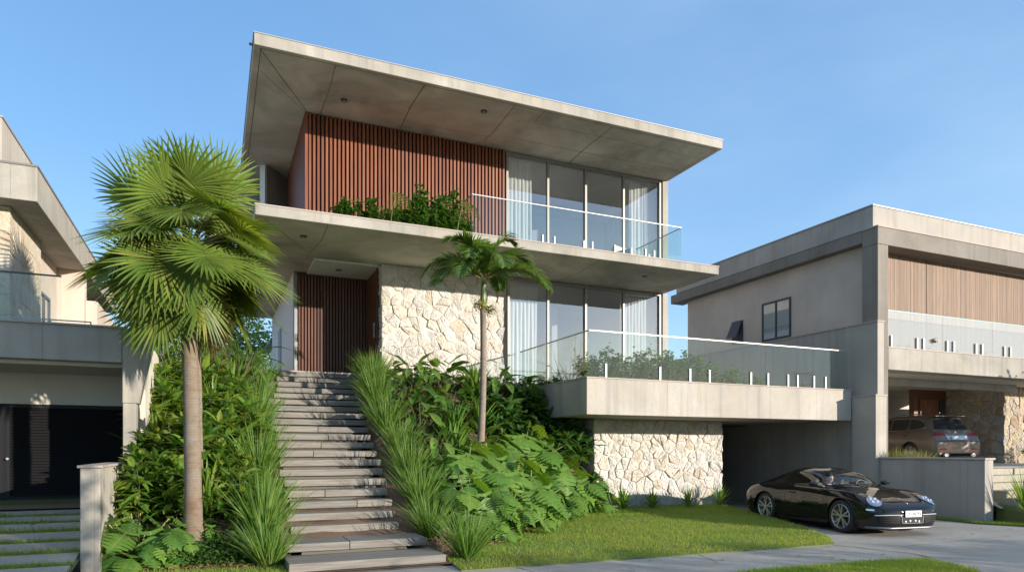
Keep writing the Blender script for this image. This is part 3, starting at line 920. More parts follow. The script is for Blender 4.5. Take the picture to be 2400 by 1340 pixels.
# lower parapet and carport
mb = MB(); mb.box(-12, -1.41, 13.2, 13.42, 3.18, 3.76); mb.build('parapet', M['concrete_grey'], L, bevel=.012)
mb = MB(); mb.box(-12, -1.40, 13.18, 13.44, 3.76, 3.79); mb.build('coping', M['coping'], L)
mb = MB(); mb.box(-12, -1.5, 13.423, 18.2, 3.2, 3.3); mb.build('terrace_floor', M['concrete_grey'], L)
mb = MB(); mb.box(-12, -1.4, 13.43, 15.2, 3.12, 3.196); mb.build('carport_ceiling', M['cream'], L)
mb = MB(); mb.box(-12, -1.4, 15.0, 15.2, 2.55, 3.118); mb.build('wall', M['cream'], L)
mb = MB()
for (a, b) in ((-7.0, -5.2), (-5.12, -3.49), (-3.45, -1.46)):
    mb.box(a, a + .06, 15.02, 15.08, .76, 2.545); mb.box(b - .06, b, 15.02, 15.08, .76, 2.545); mb.box(a + .06, b - .06, 15.02, 15.08, 2.48, 2.545); mb.box(a + .06, b - .06, 15.02, 15.08, .76, .86)
    for zz in np.arange(.88, 2.47, .052):
        mb.add([(a + .06, 15.03, zz), (b - .06, 15.03, zz), (b - .06, 15.07, zz + .045), (a + .06, 15.07, zz + .045)], [(0, 1, 2, 3)])
mb.box(-7.1, -1.44, 15.09, 15.12, .7, 2.545)
mb.box(-3.488, -3.452, 15.03, 15.08, .76, 2.545)
gate = mb.build('garage_door', plain('black_metal', (.012, .012, .013), .6, 0, 0, .25), L)
mb = MB(); mb.lathe([(.0, -.06), (.022, -.06), (.022, -.02), (.014, 0)], 12, (-3.415, 15.02, 1.55), 'y'); mb.build('handle', M['alu_light'], gate)
# pillar with haunch and side wall
mb = MB()
mb.box(-1.40, -1.20, 13.19, 13.6, .3, 2.5)
mb.box(-1.40, -1.205, 13.603, 18.6, .3, 3.118)
mb.build('pillar', M['concrete'], L, bevel=.01)
mb = MB()
V = [(-1.405, 13.17, 2.5), (-1.17, 13.17, 2.5), (-.91, 13.17, 3.76), (-1.405, 13.17, 3.76)]
V += [(x, 13.62, z) for x, _, z in V]
mb.add(V, [(0, 1, 2, 3), (7, 6, 5, 4), (0, 4, 5, 1), (1, 5, 6, 2), (2, 6, 7, 3), (3, 7, 4, 0)])
mb.build('haunch', M['concrete'], L, bevel=.01)
mb = MB(); mb.box(-1.22, -1.10, 13.63, 18.6, 2.0, 3.74); mb.build('side_wall', M['cream'], L)
# glass rail with a dark top edge
mb = MB(); mb.box(-12, -2.3, 13.30, 13.325, 4.56, 4.585)
rl = mb.build('railing', M['dark_frame'], L)
mb = MB(); mb.box(-12, -2.3, 13.306, 13.318, 3.79, 4.56); mb.build('glass_panel', M['glass_rail'], rl)
mb = MB(); mb.box(-3.9, -1.9, 13.5, 13.52, 3.87, 3.89); 
for x in (-3.9, -3.2, -2.5, -1.92): mb.box(x, x + .02, 13.5, 13.52, 3.79, 3.87)
mb.build('low_rail', M['alu_light'], L)

# =================================================================== RIGHT NEIGHBOUR
N = thing('neighbour_house', 'right neighbour concrete house with dark framed upper floor, pale slats and carport', 'house', (20.0, 14.0, 1.25))
zc0 = 3.95     # carport ceiling / beam underside
mb = MB()
mb.box(17.0, 17.42, 13.34, 13.85, 1.0, 7.47); mb.box(17.0, 28, 13.34, 13.85, 7.475, 7.96)
mb.build('frame', M['concrete_dark'], N, bevel=.015)
mb = MB(); mb.box(16.98, 28, 13.32, 13.88, 7.96, 7.995); mb.build('frame_cap', M['coping'], N)
mb = MB(); mb.box(17.0, 17.6, 13.853, 22.75, 7.62, 7.955); mb.build('eave', M['concrete_dark'], N, bevel=.01)
mb = MB(); mb.box(17.08, 28, 13.56, 22.5, 7.998, 8.62); mb.build('roof_parapet', M['concrete_grey'], N, bevel=.012)
mb = MB(); mb.box(17.06, 28, 13.54, 22.52, 8.62, 8.655); mb.build('flashing', M['flashing'], N)
mb = MB(); mb.box(17.3, 17.5, 13.86, 22.05, 1.0, 7.618); mb.box(17.5, 28, 21.85, 22.05, 1.0, 7.618); mb.build('wall', M['render_grey'], N)
# upper screen and soffit
mb = MB(); slats_x(mb, 17.46, 27.5, 13.92, 13.955, 4.25, 7.46, .062, .05)
mb.box(17.43, 27.5, 13.96, 14.0, 4.2, 7.47, 1)
for x in (19.85,): mb.box(x, x + .02, 13.908, 13.958, 4.25, 7.46, 1)
mb.build('slat_screen', [M['neighbour_slat'], M['slat_back']], N)
mb = MB(); mb.box(17.42, 28, 13.34, 13.8, 3.98, 4.60); mb.build('balcony_beam', M['concrete'], N, bevel=.015)
mb = MB(); mb.box(17.4, 28, 13.33, 13.82, 4.60, 4.63); mb.build('coping', M['coping'], N)
mb = MB(); mb.box(17.42, 28, 13.803, 20, 3.95, 4.2); mb.build('carport_ceiling', M['cream'], N)
mb = MB(); mb.box(17.42, 25.45, 14.6, 14.9, 3.72, 3.948); mb.build('carport_beam', M['concrete'], N)
mb = MB(); mb.box(17.5, 27.8, 13.42, 13.44, 5.66, 5.685); rr = mb.build('railing', M['glass_edge'], N)
xs_ = [17.46, 19.85, 22.2, 24.6, 27.8]
for a, b in zip(xs_[:-1], xs_[1:]):
    mb = MB(); mb.box(a + .005, b - .005, 13.425, 13.435, 4.65, 5.66); mb.build('glass_panel', M['glass_frost'], rr)
for x in (17.62, 18.70, 18.98, 20.02, 20.32, 21.35, 21.65, 22.75, 23.05):
    mb = MB(); mb.box(x - .03, x + .03, 13.38, 13.46, 4.63, 4.96); mb.build('spigot', M['alu_light'], rr)
mb = MB(); mb.lathe([(.0, 0), (.06, .02), (.07, .1), (.03, .14)], 12, (19.45, 13.3, 4.93), 'y'); mb.bar((19.45, 13.42, 4.93), (19.45, 13.34, 4.88), .03, .05); mb.bar((19.35, 13.34, 4.95), (19.58, 13.34, 4.92), .03, .03)
mb.build('floodlight', M['alu'], N)
# windows in the shaded side wall
wcur = M['curtain']
w = side_window(N, 17.30, 16.75, 18.02, 5.42, 6.72, -1, False, M['dark_frame'], .06, inner=wcur)
w2 = MB(); w2.box(17.27, 17.31, 18.95, 19.50, 5.55, 6.35)
wo = w2.build('window', M['dark_frame'], N)
mb = MB(); mb.add([(17.26, 18.97, 6.33), (17.26, 19.48, 6.33), (16.98, 19.48, 5.72), (16.98, 18.97, 5.72)], [(0, 1, 2, 3)])
mb.build('sash', plain('sash_glass', (.05, .05, .055), .6), wo)
# carport back: cream wall, door, stone wall
mb = MB(); mb.box(17.5, 29.0, 19.6, 19.8, 1.2, 3.948); mb.box(17.5, 17.6, 13.9, 19.59, 1.2, 3.948); mb.build('back_wall', M['cream'], N)
mb = MB(); mb.box(23.7, 25.5, 17.1, 17.3, 1.2, 3.948)
dr = mb.build('door', plain('door_frame', (.14, .06, .03), .5), N)
mb = MB(); slats_x(mb, 23.95, 24.95, 17.03, 17.095, 1.3, 3.6, .2, .19); mb.build('leaf', wood('entrance_wood', [(.19, .08, .04), (.25, .11, .055)], .5), dr)
mb = MB(); mb.box(25.08, 25.35, 17.06, 17.095, 1.3, 3.6); mb.build('pane', M['dark_frame'], dr)
mb = MB(); mb.box(25.52, 29.5, 15.05, 17.3, .6, 3.948)
ns = mb.build('stone_wall', M['mortar_grey'], N)
mb = MB()
stone_panel(mb, (25.515, 17.3, .7), (0, -1, 0), (-1, 0, 0), 2.25, 3.24, .27, seed=31, depth=(.01, .03), aspect=1.2)
stone_panel(mb, (25.5, 15.045, .7), (1, 0, 0), (0, -1, 0), 3.9, 3.24, .27, seed=32, depth=(.01, .03), aspect=1.2)
mb.build('stonework', M['stone_tan'], ns)
# distant bits seen between the houses
D = thing('rear_house', 'pale flat-roofed house seen far back between the main house and the right neighbour', 'house', (26, 44, 3))
mb = MB(); mb.box(20, 34, 44, 52, 3, 7.6); mb.build('wall', M['cream'], D)
mb = MB(); mb.box(19.5, 34.5, 43.4, 52.5, 7.6, 8.5); mb.build('roof', M['render_grey'], D)
mb = MB(); mb.box(22, 25, 43.95, 44.0, 4.5, 7.0); mb.build('window', M['dark_frame'], D)
D2 = thing('rear_outbuilding', 'small white outbuilding with dark eaves behind the left side of the main house', 'building', (3.2, 33, 3))
mb = MB(); mb.box(2.6, 5, 33, 36, 3, 6.6); mb.build('wall', M['white'], D2)
mb = MB(); mb.box(2.4, 5.2, 32.8, 36.2, 6.6, 6.8); mb.build('roof', M['dark_frame'], D2)
mb = MB(); mb.box(2.5, 5.1, 32.9, 36.1, 5.9, 6.0); mb.build('eave', M['dark_frame'], D2)

# =================================================================== GROUND
def soil_mat():
    t = NT('soil'); p = t.pos()
    n1 = t.noise(p, 3, 6, .65); n2 = t.noise(p, 30, 4, .7)
    c = t.mix(n1, (.055, .032, .02), (.12, .07, .045)); c = t.mix(t.math('MULTIPLY', n2, .5), c, (.2, .13, .08))
    return t.done(t.pbsdf(c, .95, t.bump(n2, .6, .03)))
M['soil'] = soil_mat()
def turf_mat():
    t = NT('turf_base'); p = t.pos()
    n1 = t.noise(p, 1.2, 5, .6); n2 = t.noise(p, 40, 3, .7)
    c = t.mix(n1, (.09, .13, .025), (.16, .165, .05)); c = t.mix(t.math('MULTIPLY', n2, .4), c, (.14, .12, .05))
    return t.done(t.pbsdf(c, .95, t.bump(n2, .5, .02)))
M['turf'] = turf_mat()
def pave_mat(name, col):
    t = NT(name); p = t.pos()
    n1 = t.noise(p, .5, 5, .6, dist=.5); n2 = t.noise(p, 5, 5, .65); n3 = t.noise(p, 70, 3, .7)
    c = t.mix(t.ramp(n1, [(.35, 0.), (.65, 1.)]), sc(col, .78), sc(col, 1.12))
    c = t.mix(t.math('MULTIPLY', t.ramp(n2, [(.42, 0.), (.7, 1.)]), .55), c, sc(col, .58))
    c = t.mix(t.math('MULTIPLY', n3, .45), c, sc(col, .7))
    return t.done(t.pbsdf(c, .8, t.bump(n3, .3, .006), spec=.3))
M['paving'] = pave_mat('paving', (.37, .345, .305))
M['slab_grey'] = pave_mat('slab_grey', (.34, .32, .285))
M['apron'] = pave_mat('apron_brown', (.25, .18, .13))
M['step_stone'] = pave_mat('step_stone', (.40, .36, .28))
def ground_mat():
    t = NT('ground_far'); p = t.pos()
    n1 = t.noise(p, .3, 6, .6)
    return t.done(t.pbsdf(t.mix(n1, (.40, .37, .32), (.50, .465, .40)), .95))

def structure(mb, name, mats, label, cat, loc=(0, 0, 0), smooth=False):
    o = mb.build(name, mats, loc=loc, smooth=smooth)
    return props(o, label, cat, None, 'structure')

mb = MB()
mb.add([(-800, -800, -.12), (800, -800, -.12), (800, 800, -.12), (-800, 800, -.12)], [(0, 1, 2, 3)])
structure(mb, 'ground', ground_mat(), 'flat grey street ground reaching away beyond the sidewalk', 'ground')

def grid_surf(mb, xs, ys, fz, mi=0):
    Xg, Yg = np.meshgrid(xs, ys)
    V = np.stack([Xg, Yg, fz(Xg, Yg)], -1).reshape(-1, 3)
    n, m = len(xs), len(ys)
    idx = np.arange(n * m).reshape(m, n)
    F = np.stack([idx[:-1, :-1], idx[:-1, 1:], idx[1:, 1:], idx[1:, :-1]], -1).reshape(-1, 4)
    mb.arr(V, F, mi)

def bed_edge(X):
    return np.interp(X, [-1.4, 1.0, 3.0, 3.9, 5.7, 7.4, 9.1], [10.9, 10.5, 10.5, 10.7, 12.3, 14.1, 15.4])
def gz(X, Y):
    """height of the planted slope and the lawn below it"""
    X = np.asarray(X, float); Y = np.asarray(Y, float)
    e = bed_edge(X)
    lawn = .02 + np.clip((Y - 9.0) / 6.0, 0, 1) * .10
    h = np.clip((Y - e) * np.where(X < 2, .47, 3.3 / np.maximum(17.0 - e, 1.2)), 0, 3.35)
    st = np.clip((Y - 9.9) * .405 - .2, 0, 3.4)
    return lawn + np.where((X > .85) & (X < 3.3), np.minimum(h, st), h)
mb = MB(); grid_surf(mb, np.arange(-1.39, 9.2, .2), np.arange(9.6, 33, .2), lambda x, y: gz(x, y) + .03 * np.sin(x * 7) * np.sin(y * 5) * (y > bed_edge(x)))
structure(mb, 'garden_slope', M['soil'], 'brown mulched soil slope under the planting on both sides of the stairs', 'soil', (3, 12, 0), True)
lawn_poly = [(3.2, 9.08), (5.0, 9.05), (7.5, 9.0), (10.3, 8.95), (10.9, 9.6), (11.6, 10.9), (12.2, 12.3), (12.75, 13.8), (13.1, 15.5), (9.1, 15.5), (7.4, 14.2), (5.7, 12.4), (3.9, 10.8), (3.3, 10.2)]
def in_poly(P, poly):
    x, y = P[:, 0], P[:, 1]; c = np.zeros(len(P), bool)
    n = len(poly)
    for i in range(n):
        (x1, y1), (x2, y2) = poly[i], poly[(i + 1) % n]
        cond = ((y1 > y) != (y2 > y)) & (x < (x2 - x1) * (y - y1) / (y2 - y1 + 1e-12) + x1)
        c ^= cond
    return c
def lawn_z(X, Y):
    return .012 + np.clip((Y - 9.0) / 6.0, 0, 1) * .16
def flat_poly(mb, poly, fz, mi=0, skirt=True):
    n = len(poly)
    V = [(p[0], p[1], float(fz(p[0], p[1]))) for p in poly]
    F = [tuple(range(n))]
    if skirt:
        V += [(p[0], p[1], -.08) for p in poly]
        F += [(i, (i + 1) % n, n + (i + 1) % n, n + i) for i in range(n)]
    mb.add(V, F, mi)
mb = MB(); flat_poly(mb, lawn_poly, lawn_z)
left_lawn = [(-1.36, 8.6), (.92, 8.6), (.92, 10.5), (-.3, 10.9), (-1.36, 11.1)]
flat_poly(mb, left_lawn, lambda x, y: .045)
right_lawn = [(16.85, 8.55), (24, 8.3), (24, 10.2), (20.6, 10.6), (17.0, 10.2)]
flat_poly(mb, right_lawn, lambda x, y: .05 + max(0, y - 8.9) * .3)
strip_lawn = [(16.2, 10.15), (16.9, 8.55), (16.95, 10.1), (16.5, 10.12), (16.49, 11.9), (16.3, 11.9)]
flat_poly(mb, strip_lawn, lambda x, y: .03)
verge = [(-30, 3), (9.3, 3), (9.75, 6.4), (10.05, 7.05), (9.3, 7.25), (7.4, 7.30), (4, 7.3), (-30, 7.35)]
flat_poly(mb, verge, lambda x, y: .03)
structure(mb, 'lawn', M['turf'], 'mown turf of the front lawn and the verge by the sidewalk', 'lawn', (7, 11, 0))

mb = MB()
flat_poly(mb, [(-40, 3), (80, 3), (80, 22), (-40, 22)], lambda x, y: -.004, skirt=False)
structure(mb, 'driveway', M['paving'], 'grey concrete driveway running from the garage over the sidewalk', 'driveway', (13, 9, 0))
mb = MB()
def crack(pts, w, z=.001):
    out = []
    P = [np.array(p, float) for p in pts]
    for a, b in zip(P[:-1], P[1:]):
        k = max(2, int(np.linalg.norm(b - a) / .18))
        for i in range(k): out.append(a + (b - a) * i / k + RNG.normal(0, .012, 2))
    out.append(P[-1])
    for a, b in zip(out[:-1], out[1:]):
        d = (b - a) / np.linalg.norm(b - a); s = np.array((-d[1], d[0])) * w / 2 * random.uniform(.5, 1.3)
        mb.add([(*(a - s), z), (*(b - s), z), (*(b + s), z), (*(a + s), z)], [(0, 1, 2, 3)])
crack([(4.05, 9.05), (4.35, 7.3)], .025); crack([(10.25, 8.95), (10.6, 7.6), (10.1, 6.6)], .03); crack([(7.3, 9.0), (7.0, 8.2)], .012)
crack([(12.75, 13.75), (16.3, 13.0)], .03); crack([(8.6, 8.2), (9.2, 7.9)], .015); crack([(16.9, 8.6), (11.2, 8.3)], .01)
structure(mb, 'driveway_cracks', M['joint'], 'thin dark cracks and joints across the concrete sidewalk and driveway', 'crack')

# right lot: raised ground, stepped path
mb = MB()
grid_surf(mb, np.arange(16.83, 60, .8), np.arange(10.0, 30.1, .5), lambda x, y: np.clip(.35 + (y - 10.0) * .45, .2, 1.25) + 0 * x)
structure(mb, 'raised_terrain', M['paving'], 'raised paved ground in front of the right neighbour carport', 'ground', (20, 12, 0))
for k in range(6):
    y0 = 9.25 + k * .42; z1 = .42 + k * .16
    x = 17.15 + random.uniform(-.05, .05); q = 0
    mb = MB()
    while x < 22:
        w = random.uniform(.7, 1.4)
        mb.prism([(x + .02, y0 + random.uniform(-.04, .04)), (x + w - .02, y0 + random.uniform(-.04, .04)), (x + w - .02, y0 + .60), (x + .02, y0 + .60)], z1 - .35, z1)
        x += w
    o = mb.build('path_step', M['step_stone'], loc=(19.5, y0, z1), bevel=.012)
    props(o, ['lowest', 'second lowest', 'third', 'fourth', 'fifth', 'topmost'][k] + ' rough stone step of the path right of the retaining wall', 'step', 'stone steps of the right path')

# left paving
def lz(Y): return .12 + (np.asarray(Y) - 9.0) * .118
mb = MB(); grid_surf(mb, np.linspace(-14, -1.61, 12), np.arange(8.0, 15.1, .5), lambda x, y: lz(y) - .03)
structure(mb, 'paving_bed', M['turf'], 'grassy bed between the stepping slabs left of the low wall', 'ground', (-5, 11, 0))
mb = MB(); V = [(-14, 13.9, lz(13.9) + .01), (-1.62, 13.9, lz(13.9) + .01), (-1.62, 15.0, .765), (-14, 15.0, .765)]; mb.add(V, [(0, 1, 2, 3)])
structure(mb, 'apron', M['apron'], 'brown concrete apron in front of the black louvred garage door', 'paving')
rows = [9.0, 9.62, 10.25, 10.9, 11.55, 12.2, 12.85, 13.4]
names = ['nearest', 'second', 'third', 'fourth', 'fifth', 'sixth', 'seventh', 'farthest']
for k, y0 in enumerate(rows):
    d = (rows[k + 1] - y0 if k < 7 else .5) - .20
    sh = -.06 * k
    for j, (a, b) in enumerate(((-2.72 + sh * 1.6, -1.64), (-5.0 + sh * 2, -3.02 + sh * 1.6))):
        z0, z1 = float(lz(y0)), float(lz(y0 + d))
        V = [(a, y0, z0 - .05), (b, y0, z0 - .05), (b, y0 + d, z1 - .05), (a, y0 + d, z1 - .05), (a, y0, z0 + .02), (b, y0, z0 + .02), (b, y0 + d, z1 + .02), (a, y0 + d, z1 + .02)]
        mb = MB(); mb.add(V, [(0, 3, 2, 1), (4, 5, 6, 7), (0, 1, 5, 4), (1, 2, 6, 5), (2, 3, 7, 6), (3, 0, 4, 7)])
        o = mb.build('paving_slab', M['slab_grey'], loc=((a + b) / 2, y0, z0), bevel=.012)
        props(o, f'{names[k]} row grey paving slab, ' + ('beside the low wall' if j == 0 else 'on the far side of the grass strip'), 'paving slab', 'grey slabs set in grass left of the low wall')

# =================================================================== PLANTS
M['palm_leaf'] = leafmat('palm_leaf', [(.075, .135, .025), (.11, .18, .035), (.16, .22, .045), (.085, .15, .032), (.23, .24, .06)], .36, .38, scale=.6)
M['palm_stalk'] = leafmat('palm_stalk', [(.22, .22, .08), (.28, .25, .11), (.20, .17, .08)], .5, .0)
M['palm_dry'] = leafmat('palm_dry', [(.30, .20, .10), (.25, .15, .08), (.36, .26, .14)], .8, .15)
M['royal_leaf'] = leafmat('royal_leaf', [(.06, .125, .03), (.085, .16, .035), (.12, .20, .045)], .35, .32)
M['grass_clump'] = leafmat('grass_clump', [(.07, .155, .028), (.105, .21, .04), (.15, .26, .06), (.21, .29, .09), (.085, .18, .036)], .45, .38)
M['shrub_leaf'] = leafmat('shrub_leaf', [(.055, .13, .025), (.09, .185, .032), (.14, .25, .04), (.24, .29, .05), (.07, .15, .03)], .34, .36)
M['shrub_leaf2'] = leafmat('shrub_leaf2', [(.055, .135, .03), (.085, .18, .035), (.14, .235, .045), (.07, .15, .032)], .34, .32)
M['dark_leaf'] = leafmat('dark_leaf', [(.04, .10, .03), (.058, .135, .035), (.085, .17, .04), (.048, .115, .032)], .34, .3)
M['monstera_leaf'] = leafmat('monstera_leaf', [(.06, .145, .028), (.09, .19, .034), (.14, .245, .044), (.07, .16, .03)], .45, .36, spec=.22)
M['vine_leaf'] = leafmat('vine_leaf', [(.035, .10, .02), (.055, .14, .026), (.09, .19, .033), (.045, .12, .023)], .5, .32, spec=.15)
M['cover_leaf'] = leafmat('cover_leaf', [(.04, .10, .025), (.06, .13, .03), (.09, .16, .04)], .4, .25)
M['stem'] = plain('plant_stem', (.10, .09, .04), .7)
M['twig'] = plain('twig', (.20, .15, .10), .8)

def bark_mat(name, cols, ringscale):
    t = NT(name); p = t.obj()
    n1 = t.noise(p, 2.2, 5, .6); n2 = t.noise(p, 1.0, 4, .6, stretch=(9, 9, ringscale)); n3 = t.noise(p, 40, 3, .7)
    c = t.ramp(n1, [(.3, cols[0]), (.5, cols[1]), (.7, cols[2])])
    c = t.mix(t.math('MULTIPLY', t.ramp(n2, [(.36, 1.), (.52, 0.)]), .4), c, sc(cols[1], .5))
    w = t.n('ShaderNodeTexWave', {'Vector': p, 'Scale': ringscale * .35, 'Distortion': 1.6, 'Detail': 2.0}, wave_type='BANDS', bands_direction='Z').outputs['Fac']
    c = t.mix(t.math('MULTIPLY', t.ramp(w, [(.05, 1.), (.25, 0.)]), .16), c, sc(cols[1], .5))
    h = t.math('ADD', t.math('MULTIPLY', w, .2), t.math('MULTIPLY', n3, .4))
    return t.done(t.pbsdf(c, .85, t.bump(h, .5, .015), spec=.2))
M['palm_bark'] = bark_mat('palm_bark', [(.14, .085, .05), (.19, .15, .11), (.205, .19, .165)], 22)
M['royal_bark'] = bark_mat('royal_bark', [(.17, .13, .095), (.23, .185, .145), (.20, .17, .14)], 26)

def fan_frond(mb, hub0, az, el, lp, lb, rg, dry=False):
    """petiole from hub0 then a pleated fan; mi 0 blade, 1 stalk"""
    d0 = sph(az, el)
    pts = [np.array(hub0)]; d = d0.copy()
    for k in range(6):
        d = nrm(d + np.array((0, 0, -.035 * (1.2 - abs(math.sin(el))))))
        pts.append(pts[-1] + d * lp / 6)
    mb.tube(pts, np.linspace(.022, .011, 7), 5, 1, rnd=rg.random())
    hub = pts[-1]
    side = hside(az)
    pa = rg.uniform(-.1, .3) if el > .75 else (rg.uniform(.25, .8) if el > -.1 else rg.uniform(.15, .6))
    e0 = math.asin(max(-1, min(1, d[2]))); bd = sph(math.atan2(d[1], d[0]) + rg.normal(0, .25), max(-1.35, e0 - pa))
    roll = rg.normal(0, .4)
    nn = nrm(np.cross(bd, side))
    side = side * math.cos(roll) + nn * math.sin(roll)
    nn = nrm(np.cross(bd, side))
    if nn[2] < 0: nn = -nn
    n = 42
    th = np.linspace(-2.35, 2.35, n) + rg.normal(0, .015, n)
    cup = .22
    dirs = np.cos(th)[:, None] * bd + np.sin(th)[:, None] * side + cup * nn * (1 - np.cos(th))[:, None] * .35
    # the blade's hub is a costa: bases spread a little
    base = hub + bd * .10 * np.cos(th)[:, None]
    L = lb * (.62 + .38 * np.cos(th * .5) ** 1.0) * rg.uniform(.9, 1.06, n)
    W = .060 * np.ones(n)
    sd = -np.sin(th)[:, None] * bd + np.cos(th)[:, None] * side
    droop = rg.uniform(.1, .5, n) * rg.uniform(.4, 1.3)
    V, F, li = ribbons(base, dirs, sd, L, W, droop, 7, ([0, .12, .45, .62, .85, 1], [.25, .55, 1.0, .70, .40, .04]), .38, 2.6)
    mb.arr(V, F, 2 if dry else 0, (rg.random() * .5 + rg.uniform(0, .5, n))[li])

def fan_palm(name, label, base, top, r0, r1, nf, lp, lb, seed, group=None):
    rg = np.random.default_rng(seed)
    root = thing(name, label, 'palm tree', base, 0, group)
    base = np.array(base); top = np.array(top)
    mb = MB()
    t = np.linspace(0, 1, 26)
    pts = base + (top - base) * t[:, None] + np.stack([.010 * np.sin(t * 5), .01 * np.sin(t * 4), 0 * t], 1)
    rad = r0 + (r1 - r0) * t + .05 * np.exp(-t * 14) + rg.normal(0, .003, 26)
    mb.tube(pts, rad, 18)
    mb.build('trunk', M['palm_bark'], root, smooth=True)
    # fibrous boots below the crown
    mb = MB()
    for k in range(230):
        az = rg.uniform(0, 6.28); zz = rg.uniform(-.75, .35) if k % 3 else rg.uniform(-.3, .35)
        b = top + np.array((math.cos(az), math.sin(az), 0)) * (r1 + .0) + np.array((0, 0, zz))
        d = sph(az, rg.uniform(-.9, 1.1))
        V, F, li = ribbons(b[None], d[None], hside(az)[None], rg.uniform(.12, .34), rg.uniform(.02, .05), rg.uniform(.2, 1.2), 3)
        mb.arr(V, F, 0, np.full(len(F), rg.random()))
    mb.build('boot_fibre', M['palm_dry'], root)
    for k in range(nf):
        u = (k + .5) / nf
        el = math.asin(max(-.9, .94 - 1.82 * u ** .95)) + rg.normal(0, .12)
        az = k * 2.39996 + rg.normal(0, .3)
        mb = MB()
        h0 = top + np.array((0, 0, .40 * (1 - u) + .05)) + sph(az, 0) * r1 * .6
        fan_frond(mb, h0, az, el, lp * rg.uniform(.7, 1.15), lb * rg.uniform(.85, 1.1), rg, el < -.8 and rg.random() < .2)
        mb.build('frond', [M['palm_leaf'], M['palm_stalk'], M['palm_dry']], root)
    return root

fan_palm('fan_palm', 'tall fan palm with round crown of green fans, in front of the left bed', (-.27, 11.1, .25), (-.33, 11.2, 4.36), .122, .108, 50, .80, .80, 5)
fan_palm('fan_palm', 'second slimmer fan palm close behind the tall one, mostly hidden by its trunk', (-.20, 12.3, .8), (-.24, 12.2, 4.4), .045, .045, 6, .55, .75, 9)

def royal_palm():
    rg = np.random.default_rng(3)
    base = np.array((5.17, 13.5, 1.5)); top = np.array((5.24, 13.5, 4.68))
    root = thing('feather_palm', 'small slender feather palm with arching fronds in front of the stone wall', 'palm tree', base)
    mb = MB(); t = np.linspace(0, 1, 24)
    pts = base + (top - base) * t[:, None] + np.stack([.04 * np.sin(t * 3.1), 0 * t, 0 * t], 1)
    mb.tube(pts, .075 - .012 * t + .03 * np.exp(-t * 9), 14); mb.build('trunk', M['royal_bark'], root, smooth=True)
    mb = MB(); mb.tube([top, top + (0.01, 0, .25), top + (.02, 0, .55), top + (.02, 0, .8)], [.066, .07, .05, .03], 12)
    mb.build('crownshaft', plain('crownshaft', (.12, .17, .05), .4, nscale=4), root, smooth=True)
    cr = top + np.array((.02, 0, .62))
    spec = [(0.15, 1.0, 1.55, 1.5), (.9, .8, 1.5, 1.6), (2.2, .9, 1.5, 1.7), (3.0, .75, 1.55, 1.7), (3.5, .35, 1.5, 1.5), (-.25, .55, 1.65, 1.6), (-.75, .5, 1.6, 1.7), (-1.6, .8, 1.5, 1.8), (-2.3, .55, 1.5, 1.7),
            (1.6, 1.25, 1.3, .9), (-2.9, 1.15, 1.3, 1.2), (-.1, 1.3, 1.3, 1.2), (4.1, .9, 1.4, 1.6)]
    for az, el, L, dr in spec:
        mb = MB(); n = 30
        tt = np.linspace(0, 1, n); d0 = sph(az, el); P = [cr.copy()]; D = []
        for k in range(n):
            d = nrm(d0 + np.array((0, 0, -1.0)) * dr * tt[k] ** 1.5); D.append(d)
            if k: P.append(P[-1] + d * L / (n - 1))
        P = np.array(P); D = np.array(D)
        mb.tube(P, np.linspace(.018, .004, n), 5, 1, rnd=rg.random())
        B = []; DD = []; SS = []; LL = []; DR = []
        sd = hside(az)
        for k in range(4, n):
            up = nrm(np.cross(sd, D[k]));  up = up if up[2] > 0 else -up
            for q in range(3):
                for s in (-1, 1):
                    pk = P[k - 1] + (P[k] - P[k - 1]) * (q / 3)
                    dd = nrm(s * sd * 1.0 + D[k] * (.75 + .4 * tt[k]) + up * rg.uniform(.05, .45))
                    B.append(pk); DD.append(dd); SS.append(D[k] if s > 0 else -D[k])
                    LL.append(.56 * math.sin(math.pi * (.18 + .74 * tt[k])) * rg.uniform(.85, 1.1)); DR.append(rg.uniform(.5, 1.3))
        V, F, li = ribbons(B, DD, SS, LL, .038, DR, 4, ([0, .3, .7, 1], [.5, 1, .7, .05]), .3, 1.6)
        mb.arr(V, F, 0, (rg.random() * .4 + rg.uniform(0, .6, len(B)))[li])
        mb.build('frond', [M['royal_leaf'], M['palm_stalk']], root)
    # fruit clusters below the crownshaft
    for (ox, oz, r_) in ((-.13, .10, .13), (.15, .0, .09)):
        mb = MB()
        for k in range(70):
            p = top + np.array((ox, -.06, oz)) + rg.normal(0, r_ * .5, 3)
            V, F, li = ribbons(p[None], sph(rg.uniform(0, 6.28), rg.uniform(-1, 1))[None], hside(rg.uniform(0, 6.28))[None], rg.uniform(.05, .10), .035, .3, 2)
            mb.arr(V, F, 0, np.full(len(F), rg.random()))
        mb.tube([top, top + np.array((ox * .6, -.04, oz * .6)), top + np.array((ox, -.06, oz))], .012, 5, 1)
        for k in range(12):
            p = top + np.array((ox, -.06, oz)) + rg.normal(0, r_ * .6, 3)
            mb.tube([top + (0, 0, .05), (top + p) / 2 + (0, 0, .04), p], .006, 4, 1)
        mb.build('fruit_cluster', [leafmat('fruit', [(.20, .16, .05), (.28, .22, .07), (.16, .18, .05)], .5, .1), M['palm_stalk']], root)
royal_palm()

